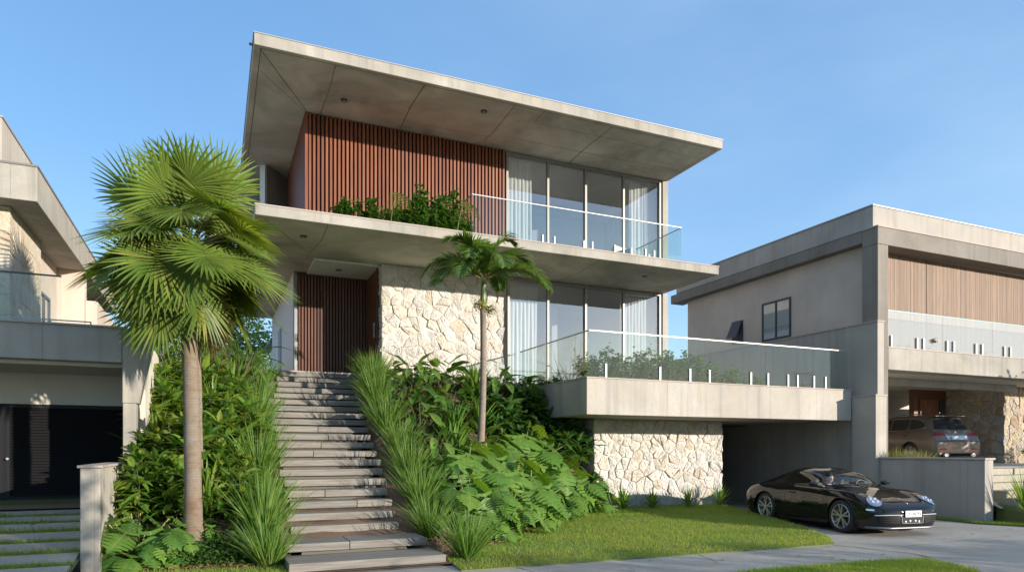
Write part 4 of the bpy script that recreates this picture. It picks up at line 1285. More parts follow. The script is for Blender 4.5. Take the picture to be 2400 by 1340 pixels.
# ---- generic growers: each returns an object at the origin, later copied
def grass_mesh(seed, n=420, h=1.15, spread=.55, w=.016):
    rg = np.random.default_rng(seed)
    az = rg.uniform(0, 2 * math.pi, n); rr = np.sqrt(rg.random(n))
    base = np.stack([rr * .11 * np.cos(az), rr * .11 * np.sin(az), np.zeros(n)], 1)
    az2 = az + rg.normal(0, .5, n)
    el = np.clip(1.50 - rr * .62 + rg.normal(0, .10, n), .5, 1.55)
    L = h * rg.uniform(.55, 1.12, n)
    dr = rg.uniform(.15, .75, n) * (.5 + rr)
    V, F, li = ribbons(base, sph(az2, el), hside(az2 + rg.normal(0, .7, n)), L, w * rg.uniform(.7, 1.3, n), dr, 6, ([0, .3, .75, 1], [.7, 1, .6, .03]), .35, 2.0)
    mb = MB(); mb.arr(V, F, 0, rg.random(n)[li]); return mb

def lily_mesh(seed, n=34, h=.55, w=.05, el0=1.2, droop=.9):
    rg = np.random.default_rng(seed)
    az = np.arange(n) * 2.4 + rg.normal(0, .2, n); u = np.linspace(0, 1, n)
    base = np.stack([.03 * np.cos(az), .03 * np.sin(az), .10 * (1 - u)], 1)
    el = el0 - u * .9 + rg.normal(0, .08, n) + .25
    V, F, li = ribbons(base, sph(az, el), hside(az), h * rg.uniform(.75, 1.1, n), w, droop * rg.uniform(.5, 1.2, n), 6, ([0, .25, .6, 1], [.5, .9, 1, .03]), .35, 1.6)
    mb = MB(); mb.arr(V, F, 0, rg.random(n)[li]); return mb

def whorl_shrub(seed, stems=13, h=1.0, rad=.42, L=.30, W=.075, whorls=5, per=6, droop=.8):
    rg = np.random.default_rng(seed); mb = MB()
    B = []; D = []; SD = []; LL = []; WW = []; DR = []
    for s in range(stems):
        az = s * 2.4 + rg.normal(0, .3); r0 = math.sqrt((s + .5) / stems)
        hh = h * (1.05 - .55 * r0 ** 2) * rg.uniform(.8, 1.1)
        foot = np.array((math.cos(az), math.sin(az), 0)) * rad * .35 * r0
        tip = np.array((math.cos(az) * rad * r0, math.sin(az) * rad * r0, hh))
        mid = (foot + tip) / 2 + np.array((0, 0, .1 * hh))
        t = np.linspace(0, 1, 6)[:, None]
        pts = foot * (1 - t) ** 2 + 2 * mid * t * (1 - t) + tip * t ** 2
        mb.tube(pts, np.linspace(.011, .005, 6), 4, 1)
        for k in range(whorls):
            f = .30 + .70 * (k + .6) / whorls
            i = min(5, f * 5); p = pts[int(i)] + (pts[min(5, int(i) + 1)] - pts[int(i)]) * (i - int(i))
            m = per if k < whorls - 1 else per + 3
            for q in range(m):
                a = q * 2 * math.pi / m + k * .7 + rg.normal(0, .25)
                e = rg.uniform(-.45, .35) if k < whorls - 1 else rg.uniform(.1, 1.1)
                B.append(p + rg.normal(0, .015, 3)); D.append(sph(a, e)); SD.append(hside(a) + rg.normal(0, .25, 3)); LL.append(L * rg.uniform(.7, 1.2) * (1 if k < whorls - 1 else .8)); WW.append(W * rg.uniform(.8, 1.2)); DR.append(droop * rg.uniform(.3, 1.3))
    V, F, li = ribbons(B, D, SD, LL, WW, DR, 5, ([0, .08, .35, .7, 1], [.1, .35, 1, .75, .02]), .22, 1.4)
    mb.arr(V, F, 0, rg.random(len(B))[li])
    return mb

def paddle_plant(seed, n=22, h=.55, L=.48, W=.17, spread=.25):
    """rosette of long-stalked broad leaves"""
    rg = np.random.default_rng(seed); mb = MB()
    az = np.arange(n) * 2.4 + rg.normal(0, .25, n); u = (np.arange(n) + .5) / n
    el = 1.35 - u * .75 + rg.normal(0, .08, n)
    hub = np.stack([spread * .2 * np.cos(az), spread * .2 * np.sin(az), np.zeros(n)], 1)
    ln = h * rg.uniform(.65, 1.15, n)
    tips = []
    for k in range(n):
        d = sph(az[k], el[k]); p1 = hub[k] + d * ln[k] * .5; d2 = nrm(d + np.array((0, 0, -.12))); p2 = p1 + d2 * ln[k] * .5
        mb.tube([hub[k], p1, p2], [.011, .009, .007], 4, 1); tips.append(p2)
    e2 = el - rg.uniform(.6, 1.5, n)
    V, F, li = ribbons(tips, sph(az, e2), hside(az) + rg.normal(0, .22, (n, 3)), L * rg.uniform(.75, 1.15, n), W * rg.uniform(.8, 1.2, n), rg.uniform(.4, 1.2, n), 8, ([0, .06, .3, .6, .85, 1], [.15, .6, 1, .92, .5, .02]), .24, 1.5, wave=.12)
    mb.arr(V, F, 0, rg.random(n)[li]); return mb

def monstera_leaf(mb, p, az, el, size, roll, rg):
    """heart leaf cut into lobes; mi 0 blade"""
    d = sph(az, el); s = hside(az); nn = nrm(np.cross(d, s)); nn = nn if nn[2] > 0 else -nn
    s2 = s * math.cos(roll) + nn * math.sin(roll); n2 = nrm(np.cross(d, s2)); n2 = n2 if n2[2] > 0 else -n2
    dro = rg.uniform(.25, .6)
    def P(x, y):     # leaf plane coords (along, across) with curl
        z = -dro * x * x * .6 - .30 * y * y / 1.0 + .10 * abs(y)
        return p + size * (d * x + s2 * y + n2 * z)
    r = rg.random()
    nl = 6
    for sg in (-1, 1):
        for k in range(nl):
            t0 = -.02 + .98 * k / nl; t1 = -.02 + .98 * (k + 1) / nl
            # margin of a heart leaf
            def mar(t):
                wdt = .50 * (max(0.0, math.sin(math.pi * min(1, (t + .22) / 1.26)))) ** .72
                return wdt
            sweep = .20 - .05 * k
            ys_ = [0.0, .26, .70, 1.0]
            gap = [0, .13, .42, .50]
            V = []
            for yi, g in zip(ys_, gap):
                for tt, sg2 in ((t0, 1), (t1, -1)):
                    tc = tt + sg2 * g * (t1 - t0) * .5
                    w = mar((t0 + t1) / 2 + (tt - (t0 + t1) / 2) * .5)
                    V.append(P(tc + yi * (sweep - .30 * (k == 0)), sg * w * yi))
            F = [(2 * i, 2 * i + 1, 2 * i + 3, 2 * i + 2) for i in range(3)]
            V.append(P((t0 + t1) / 2 + 1.06 * (sweep + .03 - .30 * (k == 0)), sg * mar((t0 + t1) / 2) * 1.07))
            F.append((6, 7, 8))
            mb.add(V, F, 0, r)
    # tip
    V = [P(.94, -.10), P(.94, .10), P(1.10, 0)]
    mb.add(V, [(0, 1, 2)], 0, r)
    # pale midrib
    mb.add([P(0, -.008) + n2 * .004, P(0, .008) + n2 * .004, P(.5, .006) + n2 * .004, P(.5, -.006) + n2 * .004, P(.98, .003) + n2 * .004, P(.98, -.003) + n2 * .004], [(0, 1, 2, 3), (3, 2, 4, 5)], 1, r)

def monstera(seed, n=20, h=.75, size=.42):
    rg = np.random.default_rng(seed); mb = MB()
    for k in range(n):
        az = k * 2.4 + rg.normal(0, .3); u = (k + .5) / n
        el = 1.4 - u * 1.15 + rg.normal(0, .1); ln = h * rg.uniform(.55, 1.1)
        d = sph(az, el); p1 = d * ln * .55; d2 = nrm(d + np.array((0, 0, -.2))); p2 = p1 + d2 * ln * .45
        mb.tube([np.zeros(3), p1, p2], [.013, .011, .008], 5, 1)
        vz = math.atan2(-.85, .35); da = (az - vz + math.pi) % (2 * math.pi) - math.pi
        monstera_leaf(mb, p2, vz + da * .62 + rg.normal(0, .25), rg.uniform(-1.1, -.3), size * rg.uniform(.7, 1.2), rg.normal(0, .28), rg)
    return mb

def vine_bush(seed, h=1.0, rad=.5, n=520, L=.11, W=.085, twigs=14, lean=0):
    rg = np.random.default_rng(seed); mb = MB()
    ctr = []
    for s in range(twigs):
        az = rg.uniform(0, 6.28); r0 = math.sqrt(rg.random())
        tip = np.array((math.cos(az) * rad * r0, math.sin(az) * rad * r0, h * rg.uniform(.45, 1.08) * (1 - .35 * r0)))
        foot = tip * np.array((.3, .3, 0))
        t = np.linspace(0, 1, 7)[:, None]
        mid = (foot + tip) / 2 + rg.normal(0, .1, 3)
        pts = foot * (1 - t) ** 2 + 2 * mid * t * (1 - t) + tip * t ** 2
        mb.tube(pts, np.linspace(.010, .003, 7), 4, 1)
        ctr.append(pts)
    m = n
    pick = rg.integers(0, twigs, m); f = rg.uniform(.15, 1.0, m) ** .8 * 5.99
    B = np.array([ctr[a][int(b)] + (ctr[a][int(b) + 1] - ctr[a][int(b)]) * (b - int(b)) for a, b in zip(pick, f)])
    az = rg.uniform(0, 6.28, m)
    V, F, li = ribbons(B + rg.normal(0, .045, (m, 3)), sph(az, rg.uniform(-.5, .7, m)), hside(az) + rg.normal(0, .35, (m, 3)), L * rg.uniform(.6, 1.2, m), W * rg.uniform(.6, 1.15, m), rg.uniform(.1, 1., m), 3, ([0, .3, .7, 1], [.2, 1, .8, .02]), .15)
    mb.arr(V, F, 0, rg.random(m)[li]); return mb

def family(name, cat, mbs, mats, group):
    """first uses of a kind build the prototypes, later ones copy their mesh"""
    protos = [None] * len(mbs)
    cnt = [0]
    def place(x, y, z, s, label, var=None, rz=None, sz=None, g=True):
        i = cnt[0] % len(mbs) if var is None else var
        cnt[0] += 1
        if protos[i] is None:
            o = mbs[i].build(name, mats, local=True); protos[i] = o
        else:
            o = protos[i].copy(); COL.objects.link(o)
        o.location = (x, y, z); o.rotation_euler = (0, 0, (random.uniform(-.5, .5) if name == 'monstera_plant' else random.uniform(0, 6.28)) if rz is None else rz); o.scale = (s, s, s * (sz or 1))
        return props(o, label, cat, group if g else None)
    return place

ORD = ['first', 'second', 'third', 'fourth', 'fifth', 'sixth', 'seventh', 'eighth', 'ninth', 'tenth', 'eleventh', 'twelfth', 'thirteenth', 'fourteenth', 'fifteenth', 'sixteenth']
def gzf(x, y): return float(gz(x, y))

# ornamental grasses on both sides of the stairs
grass = family('grass_clump', 'ornamental grass', [grass_mesh(1, 300, 1.08, .55, .021), grass_mesh(2, 330, 1.0, .55, .019), grass_mesh(3, 270, 1.1, .55, .023), grass_mesh(4, 300, .92, .55, .02)], M['grass_clump'], 'ornamental grasses along the stairs')
right_row = [(3.60, 9.95, .93), (3.32, 11.0, .92), (3.38, 11.75, .95), (3.42, 12.6, 1.0), (3.45, 13.5, 1.0), (3.42, 14.5, 1.0), (3.45, 15.5, 1.0), (3.55, 16.6, 1.0), (3.75, 17.5, .95)]
for i, (x, y, s) in enumerate(right_row):
    grass(x, y, gzf(x, y) - .03, s * random.uniform(.82, .98), f'{ORD[i]} ornamental grass clump counted uphill along the right edge of the timber stairs')
left_row = [(.72, 10.35, 1.0), (.70, 11.2, 1.02), (.78, 12.0, 1.0), (.74, 12.9, 1.02), (.8, 13.8, 1.0), (.82, 14.8, 1.0), (.9, 15.9, 1.0), (1.0, 17.0, .95), (.72, 17.9, 1.05), (1.15, 18.2, .85)]
for i, (x, y, s) in enumerate(left_row):
    grass(x, y, gzf(x, y) - .03, s * random.uniform(.82, .98), f'{ORD[i]} ornamental grass clump counted uphill along the left edge of the timber stairs')

# left bed
shrub = family('leafy_shrub', 'shrub', [whorl_shrub(11, 9, 1.0, .44, .42, .12, 4, 5), whorl_shrub(12, 9, 1.1, .46, .46, .12, 4, 5), whorl_shrub(13, 8, .95, .42, .48, .14, 4, 5), lily_mesh(14, 40, 1.0, .08, 1.3, .8), whorl_shrub(15, 11, 1.0, .44, .34, .12)], [M['shrub_leaf'], M['stem']], 'leafy shrubs of the left bed')
rows_y = [11.45, 12.0, 12.6, 13.25, 13.95, 14.7, 15.5, 16.3]
cols_x = [(-1.02, 'against the low wall'), (-.50, 'left of the fan palm trunk'), (-.02, 'right of the fan palm trunk'), (.38, 'next to the grasses')]
for j, y in enumerate(rows_y):
    for x, w in cols_x:
        xx = x + random.uniform(-.10, .10); yy = y + random.uniform(-.15, .15) + (.25 if x > 0 else 0)
        if j == 0 and x < -.3: continue
        if abs(xx + .27) < .34 and yy < 11.5: continue
        shrub(xx, yy, gzf(xx, yy) - .05, random.uniform(.78, 1.05), f'leafy shrub of the left bed, {ORD[j]} row uphill, {w}')
mon = family('monstera_plant', 'monstera', [monstera(21, 26, .80, .44), monstera(22, 28, .72, .40), monstera(23, 24, .9, .47)], [M['monstera_leaf'], M['palm_stalk']], 'monsteras of the right bed')
for (x, y, s, lab) in ((-.98, 11.0, .95, 'split-leaved monstera at the foot of the left bed, touching the low wall'), (-.42, 11.15, .72, 'small monstera at the front of the left bed, left of the palm trunk'), (-.72, 10.85, .5, 'lowest little monstera at the very front corner of the left bed')):
    o = mon(x, y, gzf(x, y), s, lab, g=False)
fern = family('fan_shrub', 'shrub', [paddle_plant(31, 26, .8, .5, .09), lily_mesh(32, 44, 1.0, .05)], [M['shrub_leaf2'], M['stem']], 'dark leafy plants at the top of the left bed')
for i, (x, y, s) in enumerate(((-.8, 17.2, 1.25), (-.1, 17.3, 1.3), (.5, 17.0, 1.1), (-.5, 18.2, 1.4), (.3, 18.3, 1.3), (-1.1, 18.3, 1.3))):
    if True: fern(x, y, gzf(x, y), s, f'dark arching plant at the top of the left bed, {ORD[i]} from the front left')

# right bed: three belts
belt = [(4.25, 11.7), (4.95, 12.1), (5.6, 12.75), (6.2, 13.2), (6.85, 13.9), (7.5, 14.45), (8.15, 14.95), (8.65, 15.1), (4.5, 12.6), (5.2, 13.3), (5.9, 13.9), (6.6, 14.5), (7.3, 15.1), (4.75, 11.55), (6.0, 12.75), (7.05, 13.75), (8.0, 14.55)]
for i, (x, y) in enumerate(belt):
    k = ['foremost', 'middle', 'rear'][0 if i in (0, 1, 2, 3, 4, 5, 6, 7) else (2 if i < 13 else 1)]
    nth = ORD[[0, 1, 2, 3, 4, 5, 6, 7, 0, 1, 2, 3, 4, 0, 1, 2, 3][i]]
    s = random.uniform(1.0, 1.25) if i < 13 else .75
    mon(x, y, gzf(x, y) + (.0 if i < 13 else -.02), s, f'{nth} monstera from the stairs in the {k} line of the right bed')
paddle = family('broadleaf_plant', 'shrub', [paddle_plant(41, 30, .62, .62, .19), paddle_plant(42, 28, .7, .56, .22), lily_mesh(43, 40, .95, .10, 1.25, .9)], [M['shrub_leaf2'], M['stem']], 'broad-leaved plants at the top of the right bed')
for i, (x, y, s) in enumerate(((4.15, 13.4, .9), (4.2, 14.6, .95), (4.9, 14.4, .95), (4.35, 15.7, 1.0), (5.1, 15.5, 1.0), (5.75, 15.1, .95), (4.6, 16.7, 1.05), (5.35, 16.6, 1.05), (6.1, 16.3, 1.05), (6.8, 16.5, 1.05), (7.4, 16.6, 1.0), (4.6, 13.6, .9), (5.5, 14.3, .9), (4.1, 12.6, .8))):
    paddle(x, y, gzf(x, y), s, f'broad-leaved green plant below the stone wall, {ORD[i]} counted from the lower left')
dark = family('dark_leaf_shrub', 'shrub', [whorl_shrub(51, 11, 1.1, .5, .5, .17, 4, 5), paddle_plant(52, 30, .75, .58, .21), whorl_shrub(53, 12, 1.2, .55, .46, .15, 4, 5)], [M['dark_leaf'], M['stem']], 'dark shrubs under the terrace corner')
for i, (x, y, s) in enumerate(((6.3, 15.2, .9), (6.9, 15.5, .95), (7.4, 15.8, .95), (7.0, 15.0, .85), (7.55, 14.9, .9), (8.1, 15.5, .95), (8.6, 15.7, .95), (7.7, 16.5, .9), (8.35, 16.3, .95), (8.9, 15.2, .8))):
    dark(x, y, gzf(x, y) + .02, s, f'dark glossy shrub crowding under the terrace parapet corner, {ORD[i]} from the palm side')

# plants by the lower stone wall
lily = family('strap_leaf_plant', 'plant', [lily_mesh(61, 30, .50, .06), lily_mesh(62, 26, .46, .065), lily_mesh(63, 44, .52, .03), lily_mesh(64, 40, .6, .022, 1.2, 1.1)], M['shrub_leaf2'], 'small strap-leaved plants along the lower stone wall')
for i, (x, y, s, lab) in enumerate(((9.75, 15.05, 1.1, 'leftmost small strap-leaved plant at the foot of the lower stone wall, by the monsteras'), (10.65, 15.05, 1.0, 'second small strap-leaved plant from the left along the lower stone wall'), (11.75, 14.95, 1.0, 'third small strap-leaved plant from the left along the lower stone wall'), (12.75, 14.9, 1.1, 'darkest thin-leaved plant at the garage corner of the lower stone wall'))):
    lily(x, y, float(lawn_z(x, y)) - .02, s, lab, i)
ag = lily_mesh(66, 60, 1.05, .034, 1.35, .6).build('flax_plant', M['grass_clump'], local=True); ag.location = (17.25, 9.7, .2)
props(ag, 'upright strappy plant at the lit end of the retaining wall on the right', 'plant')
wis = family('wild_grass', 'grass', [grass_mesh(71, 220, .6, .5, .012), grass_mesh(72, 200, .55, .5, .012)], leafmat('wild_grass', [(.12, .18, .05), (.20, .22, .09), (.28, .25, .13)], .6, .3), 'wispy grass tufts behind the retaining wall')
for i, (x, y, s) in enumerate(((16.98, 12.75, 1.0), (17.02, 12.35, .95), (17.0, 12.0, .85), (17.05, 11.65, .8), (17.0, 11.3, .7), (17.05, 10.95, .6))):
    wis(x, y, min(1.25, .35 + (y - 10) * .45) - .0, s, f'{ORD[i]} wispy grass tuft from the pier, growing behind the retaining wall top')
rs = vine_bush(75, .8, .5, 700, .08, .05).build('round_shrub', [M['dark_leaf'], M['stem']], local=True); rs.location = (26.2, 14.4, 1.2)
props(rs, 'small round dark shrub in front of the tan stone wall at the right edge', 'shrub')

# balcony vines and terrace planting
vine = family('balcony_vine', 'climbing plant', [vine_bush(81, 1.15, .5, 900, .14, .115), vine_bush(82, 1.2, .5, 950, .13, .11), vine_bush(83, .9, .5, 800, .11, .08)], [M['vine_leaf'], M['twig']], 'climbing plants in front of the slat screen')
for i, (x, y, s, sz, lab) in enumerate(((2.75, 15.75, .62, .85, 'lowest leafy climber at the left of the balcony greenery'), (3.3, 15.8, .75, .85, 'second climber from the left before the slat screen'), (3.95, 15.85, .85, 1.1, 'tall climber before the slat screen, left of the middle gap'), (4.6, 15.9, .9, 1.1, 'bushy climber in the middle right of the balcony greenery'), (5.2, 15.85, .95, 1.1, 'tall climber just left of the balcony glass'), (5.65, 16.1, .9, 1.1, 'climber partly behind the left end of the balcony glass'), (4.3, 15.7, .7, .9, 'small front climber hanging near the slab edge'), (4.95, 15.65, .7, .9, 'small front climber close to the balcony glass corner'))):
    vine(x, y, ZS1 + .02, s, lab, i % 3, sz=sz)
fr = MB()
for (px_, py_, azz) in ((3.75, 15.55, -1.3), (5.35, 15.5, -1.2)):
    rg = np.random.default_rng(int(px_ * 10)); n = 22
    tt = np.linspace(0, 1, n); d0 = sph(azz, 1.35); P = [np.array((px_, py_, ZS1 + .05))]
    for k in range(1, n):
        P.append(P[-1] + nrm(d0 + np.array((0, 0, -1.)) * 1.9 * tt[k] ** 1.6) * 1.25 / n)
    P = np.array(P)
    m = MB(); m.tube(P, np.linspace(.01, .003, n), 4, 1)
    B = np.repeat(P[5:], 2, 0); sg = np.tile([1, -1], n - 5)[:, None]
    V, F, li = ribbons(B, sg * hside(azz) + np.array((0, -.25, -.15)), np.tile(sph(azz, .2), (len(B), 1)), .26, .03, .8, 4)
    m.arr(V, F, 0, rg.random(len(B))[li])
    o = m.build('palm_seedling', [leafmat('young_frond', [(.14, .19, .04), (.19, .23, .05)], .4, .3), M['palm_stalk']], loc=(px_, py_, ZS1 + .05))
    props(o, 'yellow green young palm frond arching ' + ('between the balcony climbers' if px_ < 5 else 'beside the left end of the balcony glass'), 'plant')
mb = MB(); mb.box(8.1, 16.2, 14.0, 15.3, 2.82, 3.34)
structure(mb, 'planter_soil', M['soil'], 'dark soil of the planter behind the terrace glass', 'soil', (12, 14.6, 3))
terr = family('terrace_shrub', 'shrub', [vine_bush(91, 1.0, .52, 760, .12, .075, 14), vine_bush(92, .95, .55, 820, .11, .075, 15), vine_bush(93, .85, .48, 520, .10, .06, 12)], [M['vine_leaf'], M['twig']], 'shrubs behind the terrace glass')
for i, (x, y, s, sz) in enumerate(((8.45, 14.5, .85, 1.0), (8.95, 14.6, .95, 1.0), (9.4, 14.5, 1.05, 1.1), (9.8, 14.65, .9, 1.0), (10.2, 14.7, .95, 1.05), (10.6, 14.45, .9, 1.0), (11.0, 14.6, 1.05, 1.1), (11.7, 14.5, .95, .95), (12.4, 14.7, 1.0, 1.0), (13.1, 14.7, .85, .9), (13.8, 14.65, .6, .8), (14.6, 14.6, .6, .6), (15.4, 14.6, .5, .7))):
    terr(x, y, 3.32, s * 1.12, f'{ORD[i]} shrub from the left behind the terrace glass', sz=sz)
bare = vine_bush(95, 1.5, .7, 60, .07, .04, 16).build('bare_shrub', [M['vine_leaf'], M['twig']], local=True); bare.location = (8.5, 15.6, 3.2)
props(bare, 'sparse twiggy shrub at the left corner behind the terrace glass', 'shrub')

# tree behind the house on the left
def tree(name, label, loc, h, rad, seed, mat, n=5200, leaf=.28):
    rg = np.random.default_rng(seed)
    root = thing(name, label, 'tree', loc)
    mb = MB(); tips = []
    mb.tube([(0, 0, 0), (.1, 0, h * .25), (.0, .1, h * .5)], [.28, .2, .14], 8)
    for k in range(16):
        az = k * 2.4; e = rg.uniform(.2, 1.2); L = rad * rg.uniform(.6, 1.0)
        p0 = np.array((.05, .05, h * rg.uniform(.3, .5))); p2 = p0 + sph(az, e) * L * 1.1
        mb.tube([p0, (p0 + p2) / 2 + rg.normal(0, .2, 3), p2], [.09, .06, .02], 5); tips.append(p2)
    tr = mb.build('trunk', M['twig'], root, local=True)
    tips = np.array(tips + [np.array((0, 0, h * .8))])
    c = tips[rg.integers(0, len(tips), n)] + rg.normal(0, rad * .26, (n, 3))
    az = rg.uniform(0, 6.28, n)
    V, F, li = ribbons(c, sph(az, rg.uniform(-.9, .8, n)), hside(az) + rg.normal(0, .4, (n, 3)), leaf * rg.uniform(.6, 1.2, n), leaf * .5, .4, 2, ([0, .5, 1], [.2, 1, .05]), .15)
    mb = MB(); mb.arr(V, F, 0, rg.random(n)[li]); mb.build('crown', mat, root, local=True)
    return root
tree('broadleaf_tree', 'dark broadleaf tree far behind the left side of the house, seen under the palm crown', (1.2, 40, 2.5), 7.5, 3.2, 101, M['dark_leaf'])

# ground cover, litter and lawn blades
def scatter(poly, n, rg):
    P = np.array(poly); lo, hi = P.min(0), P.max(0); out = []
    got = 0
    while got < n:
        q = rg.uniform(lo, hi, (n * 2, 2)); q = q[in_poly(q, poly)]; out.append(q); got += len(q)
    return np.concatenate(out)[:n]
rg = np.random.default_rng(77)
def blades(poly, n, fz, h=(.035, .075), w=.006, dens=None):
    q = scatter(poly, n, rg)
    f = .5 + .5 * np.sin(q[:, 0] * 1.7 + np.sin(q[:, 1] * 2.3) * 1.4) * np.sin(q[:, 1] * 1.9 + q[:, 0] * .6)
    az = rg.uniform(0, 6.28, n); el = rg.uniform(.7, 1.5, n)
    base = np.stack([q[:, 0], q[:, 1], fz(q[:, 0], q[:, 1])], 1)
    return ribbons(base, sph(az, el), hside(az), rg.uniform(*h, n) * (.75 + .5 * f), w * rg.uniform(.7, 1.4, n), rg.uniform(.2, 1.2, n), 2, ([0, .5, 1], [1, .8, .05]), .2) + (np.clip(f * .45 + .55 * np.clip((np.sin(q[:, 0] * .9 + 2 * np.sin(q[:, 1] * .7)) * np.sin(q[:, 1] * 1.3 + q[:, 0] * .35) - .35) * 1.6, 0, 1) + rg.uniform(0, .4, n), 0, 1),)
lawn_mat = leafmat('lawn_blade', [(.12, .24, .03), (.17, .30, .04), (.22, .32, .055), (.28, .30, .09)], .5, .42)
mb = MB()
for poly, n, fz in ((lawn_poly, 60000, lambda x, y: lawn_z(x, y)), (left_lawn, 9000, lambda x, y: .045 + 0 * x), (right_lawn, 16000, lambda x, y: .05 + np.clip(y - 8.9, 0, 9) * .3),
                    (strip_lawn, 2500, lambda x, y: .03 + 0 * x), ([(6.5, 6), (9.7, 6), (10.05, 7.05), (9.3, 7.25), (7.4, 7.3), (6.5, 7.3)], 14000, lambda x, y: .03 + 0 * x)):
    V, F, li, f = blades(poly, n, fz)
    mb.arr(V, F, 0, f[li])
o = mb.build('lawn_grass', lawn_mat, loc=(7, 11, 0)); props(o, 'short sunlit lawn grass in front of the stone wall and along the walk', 'grass', None, 'stuff')
mb = MB()
gaps = []
for k, y0 in enumerate(rows):
    gaps.append(([(-5, y0 - .20), (-1.64, y0 - .20), (-1.64, y0 + .02), (-5, y0 + .02)], 2600))
gaps.append(([(-3.0, 9), (-2.72, 9), (-3.45, 14), (-3.75, 14)], 5200))
for poly, n in gaps:
    V, F, li, f = blades(poly, n, lambda x, y: lz(y) - .03, (.07, .14))
    mb.arr(V, F, 0, f[li])
o = mb.build('joint_grass', lawn_mat, loc=(-3, 11, 0)); props(o, 'green grass growing in the gaps between the grey paving slabs', 'grass', None, 'stuff')

def bed_pts(n):
    q = scatter([(-1.3, 10.85), (.95, 10.3), (.95, 18), (-1.3, 18)], n // 2, rg)
    q2 = scatter([(3.2, 10.5), (4.0, 10.75), (5.8, 12.3), (7.5, 14.1), (9.1, 15.4), (9.1, 17.4), (3.4, 17.6)], n // 2, rg)
    return np.concatenate([q, q2])
q = bed_pts(9000); n = len(q); az = rg.uniform(0, 6.28, n)
V, F, li = ribbons(np.stack([q[:, 0], q[:, 1], gz(q[:, 0], q[:, 1]) + rg.uniform(.0, .22, n)], 1), sph(az, rg.uniform(-.2, .9, n)), hside(az) + rg.normal(0, .3, (n, 3)), rg.uniform(.05, .12, n), rg.uniform(.03, .07, n), .6, 3)
mb = MB(); mb.arr(V, F, 0, rg.random(n)[li])
edge_polys = [([(-1.3, 10.7), (.6, 10.35), (.6, 11.0), (-1.3, 11.4)], 2600, .22), ([(3.9, 10.9), (5.7, 12.4), (7.4, 14.1), (9.2, 15.35), (8.9, 15.5), (7.2, 14.5), (5.4, 12.9), (3.8, 11.6)], 6500, .28)]
for poly, n, hh in edge_polys:
    q = scatter(poly, n, rg); az = rg.uniform(0, 6.28, n)
    V, F, li = ribbons(np.stack([q[:, 0], q[:, 1], gz(q[:, 0], q[:, 1]) + rg.uniform(.0, hh, n)], 1), sph(az, rg.uniform(-.2, 1.0, n)), hside(az) + rg.normal(0, .3, (n, 3)), rg.uniform(.04, .10, n), rg.uniform(.02, .05, n), .6, 3)
    mb.arr(V, F, 0, rg.random(n)[li])
o = mb.build('ground_cover', M['cover_leaf'], loc=(3, 12, .5)); props(o, 'low small-leaved ground cover between the garden plants', 'ground cover', None, 'stuff')
q = np.concatenate([scatter([(-1.3, 10.6), (.8, 10.2), (.8, 10.9), (-1.3, 11.2)], 900, rg), scatter([(3.3, 10.0), (4.0, 10.5), (5.8, 12.1), (7.5, 14.0), (9.1, 15.2), (8.8, 15.4), (7.2, 14.4), (5.4, 12.6), (3.6, 11.0)], 1500, rg)])
n = len(q); az = rg.uniform(0, 6.28, n)
V, F, li = ribbons(np.stack([q[:, 0], q[:, 1], gz(q[:, 0], q[:, 1]) + .04], 1), sph(az, rg.uniform(-.1, .3, n)), hside(az) + rg.normal(0, .3, (n, 3)), rg.uniform(.04, .12, n), rg.uniform(.02, .04, n), .5, 2)
mb = MB(); mb.arr(V, F, 0, rg.random(n)[li])
o = mb.build('leaf_litter', M['palm_dry'], loc=(3, 12, .2)); props(o, 'dry brown leaf litter along the front edge of the beds', 'leaf litter', None, 'stuff')

# ---- unseen planting added to cast shade: a hedge, a carport tree, a street tree
rg = np.random.default_rng(202)
n = 22000
hx = rg.uniform(-6, 44, n)
top = 2.45 + .45 * ((hx > 10.5) & (hx < 22)) + .28 * np.sin(hx * 1.3) * np.sin(hx * .47 + 1) + .22 * np.sin(hx * 3.1)  # height varied along the row to shape the sidewalk shade
hz = top * (1 - rg.random(n) ** 2.2 * .9)
az = rg.uniform(0, 6.28, n)
V, F, li = ribbons(np.stack([hx, -4.6 + rg.normal(0, .28, n), hz], 1), sph(az, rg.uniform(-.5, .9, n)), hside(az) + rg.normal(0, .3, (n, 3)), rg.uniform(.10, .22, n), .09, .4, 2)
mb = MB(); mb.arr(V, F, 0, rg.random(n)[li])
o = mb.build('shade_hedge', M['dark_leaf'], loc=(15, -4.6, 0)); props(o, 'unseen hedge added behind the viewer to shade the sidewalk', 'hedge')
tree('garden_shade_tree', 'unseen small tree added right of the view to shade the neighbour carport', (26.6, 8.0, .9), 3.6, 1.9, 103, M['shrub_leaf2'], 2600, .22)  # out-of-view tree added to keep sun off the right carport
tree('street_shade_tree', 'unseen tree added behind the viewer to shade the left carport', (8.0, -5.0, 0), 6.8, 1.7, 104, M['dark_leaf'], 4200, .26)  # added out of view to block sun on the left carport doors

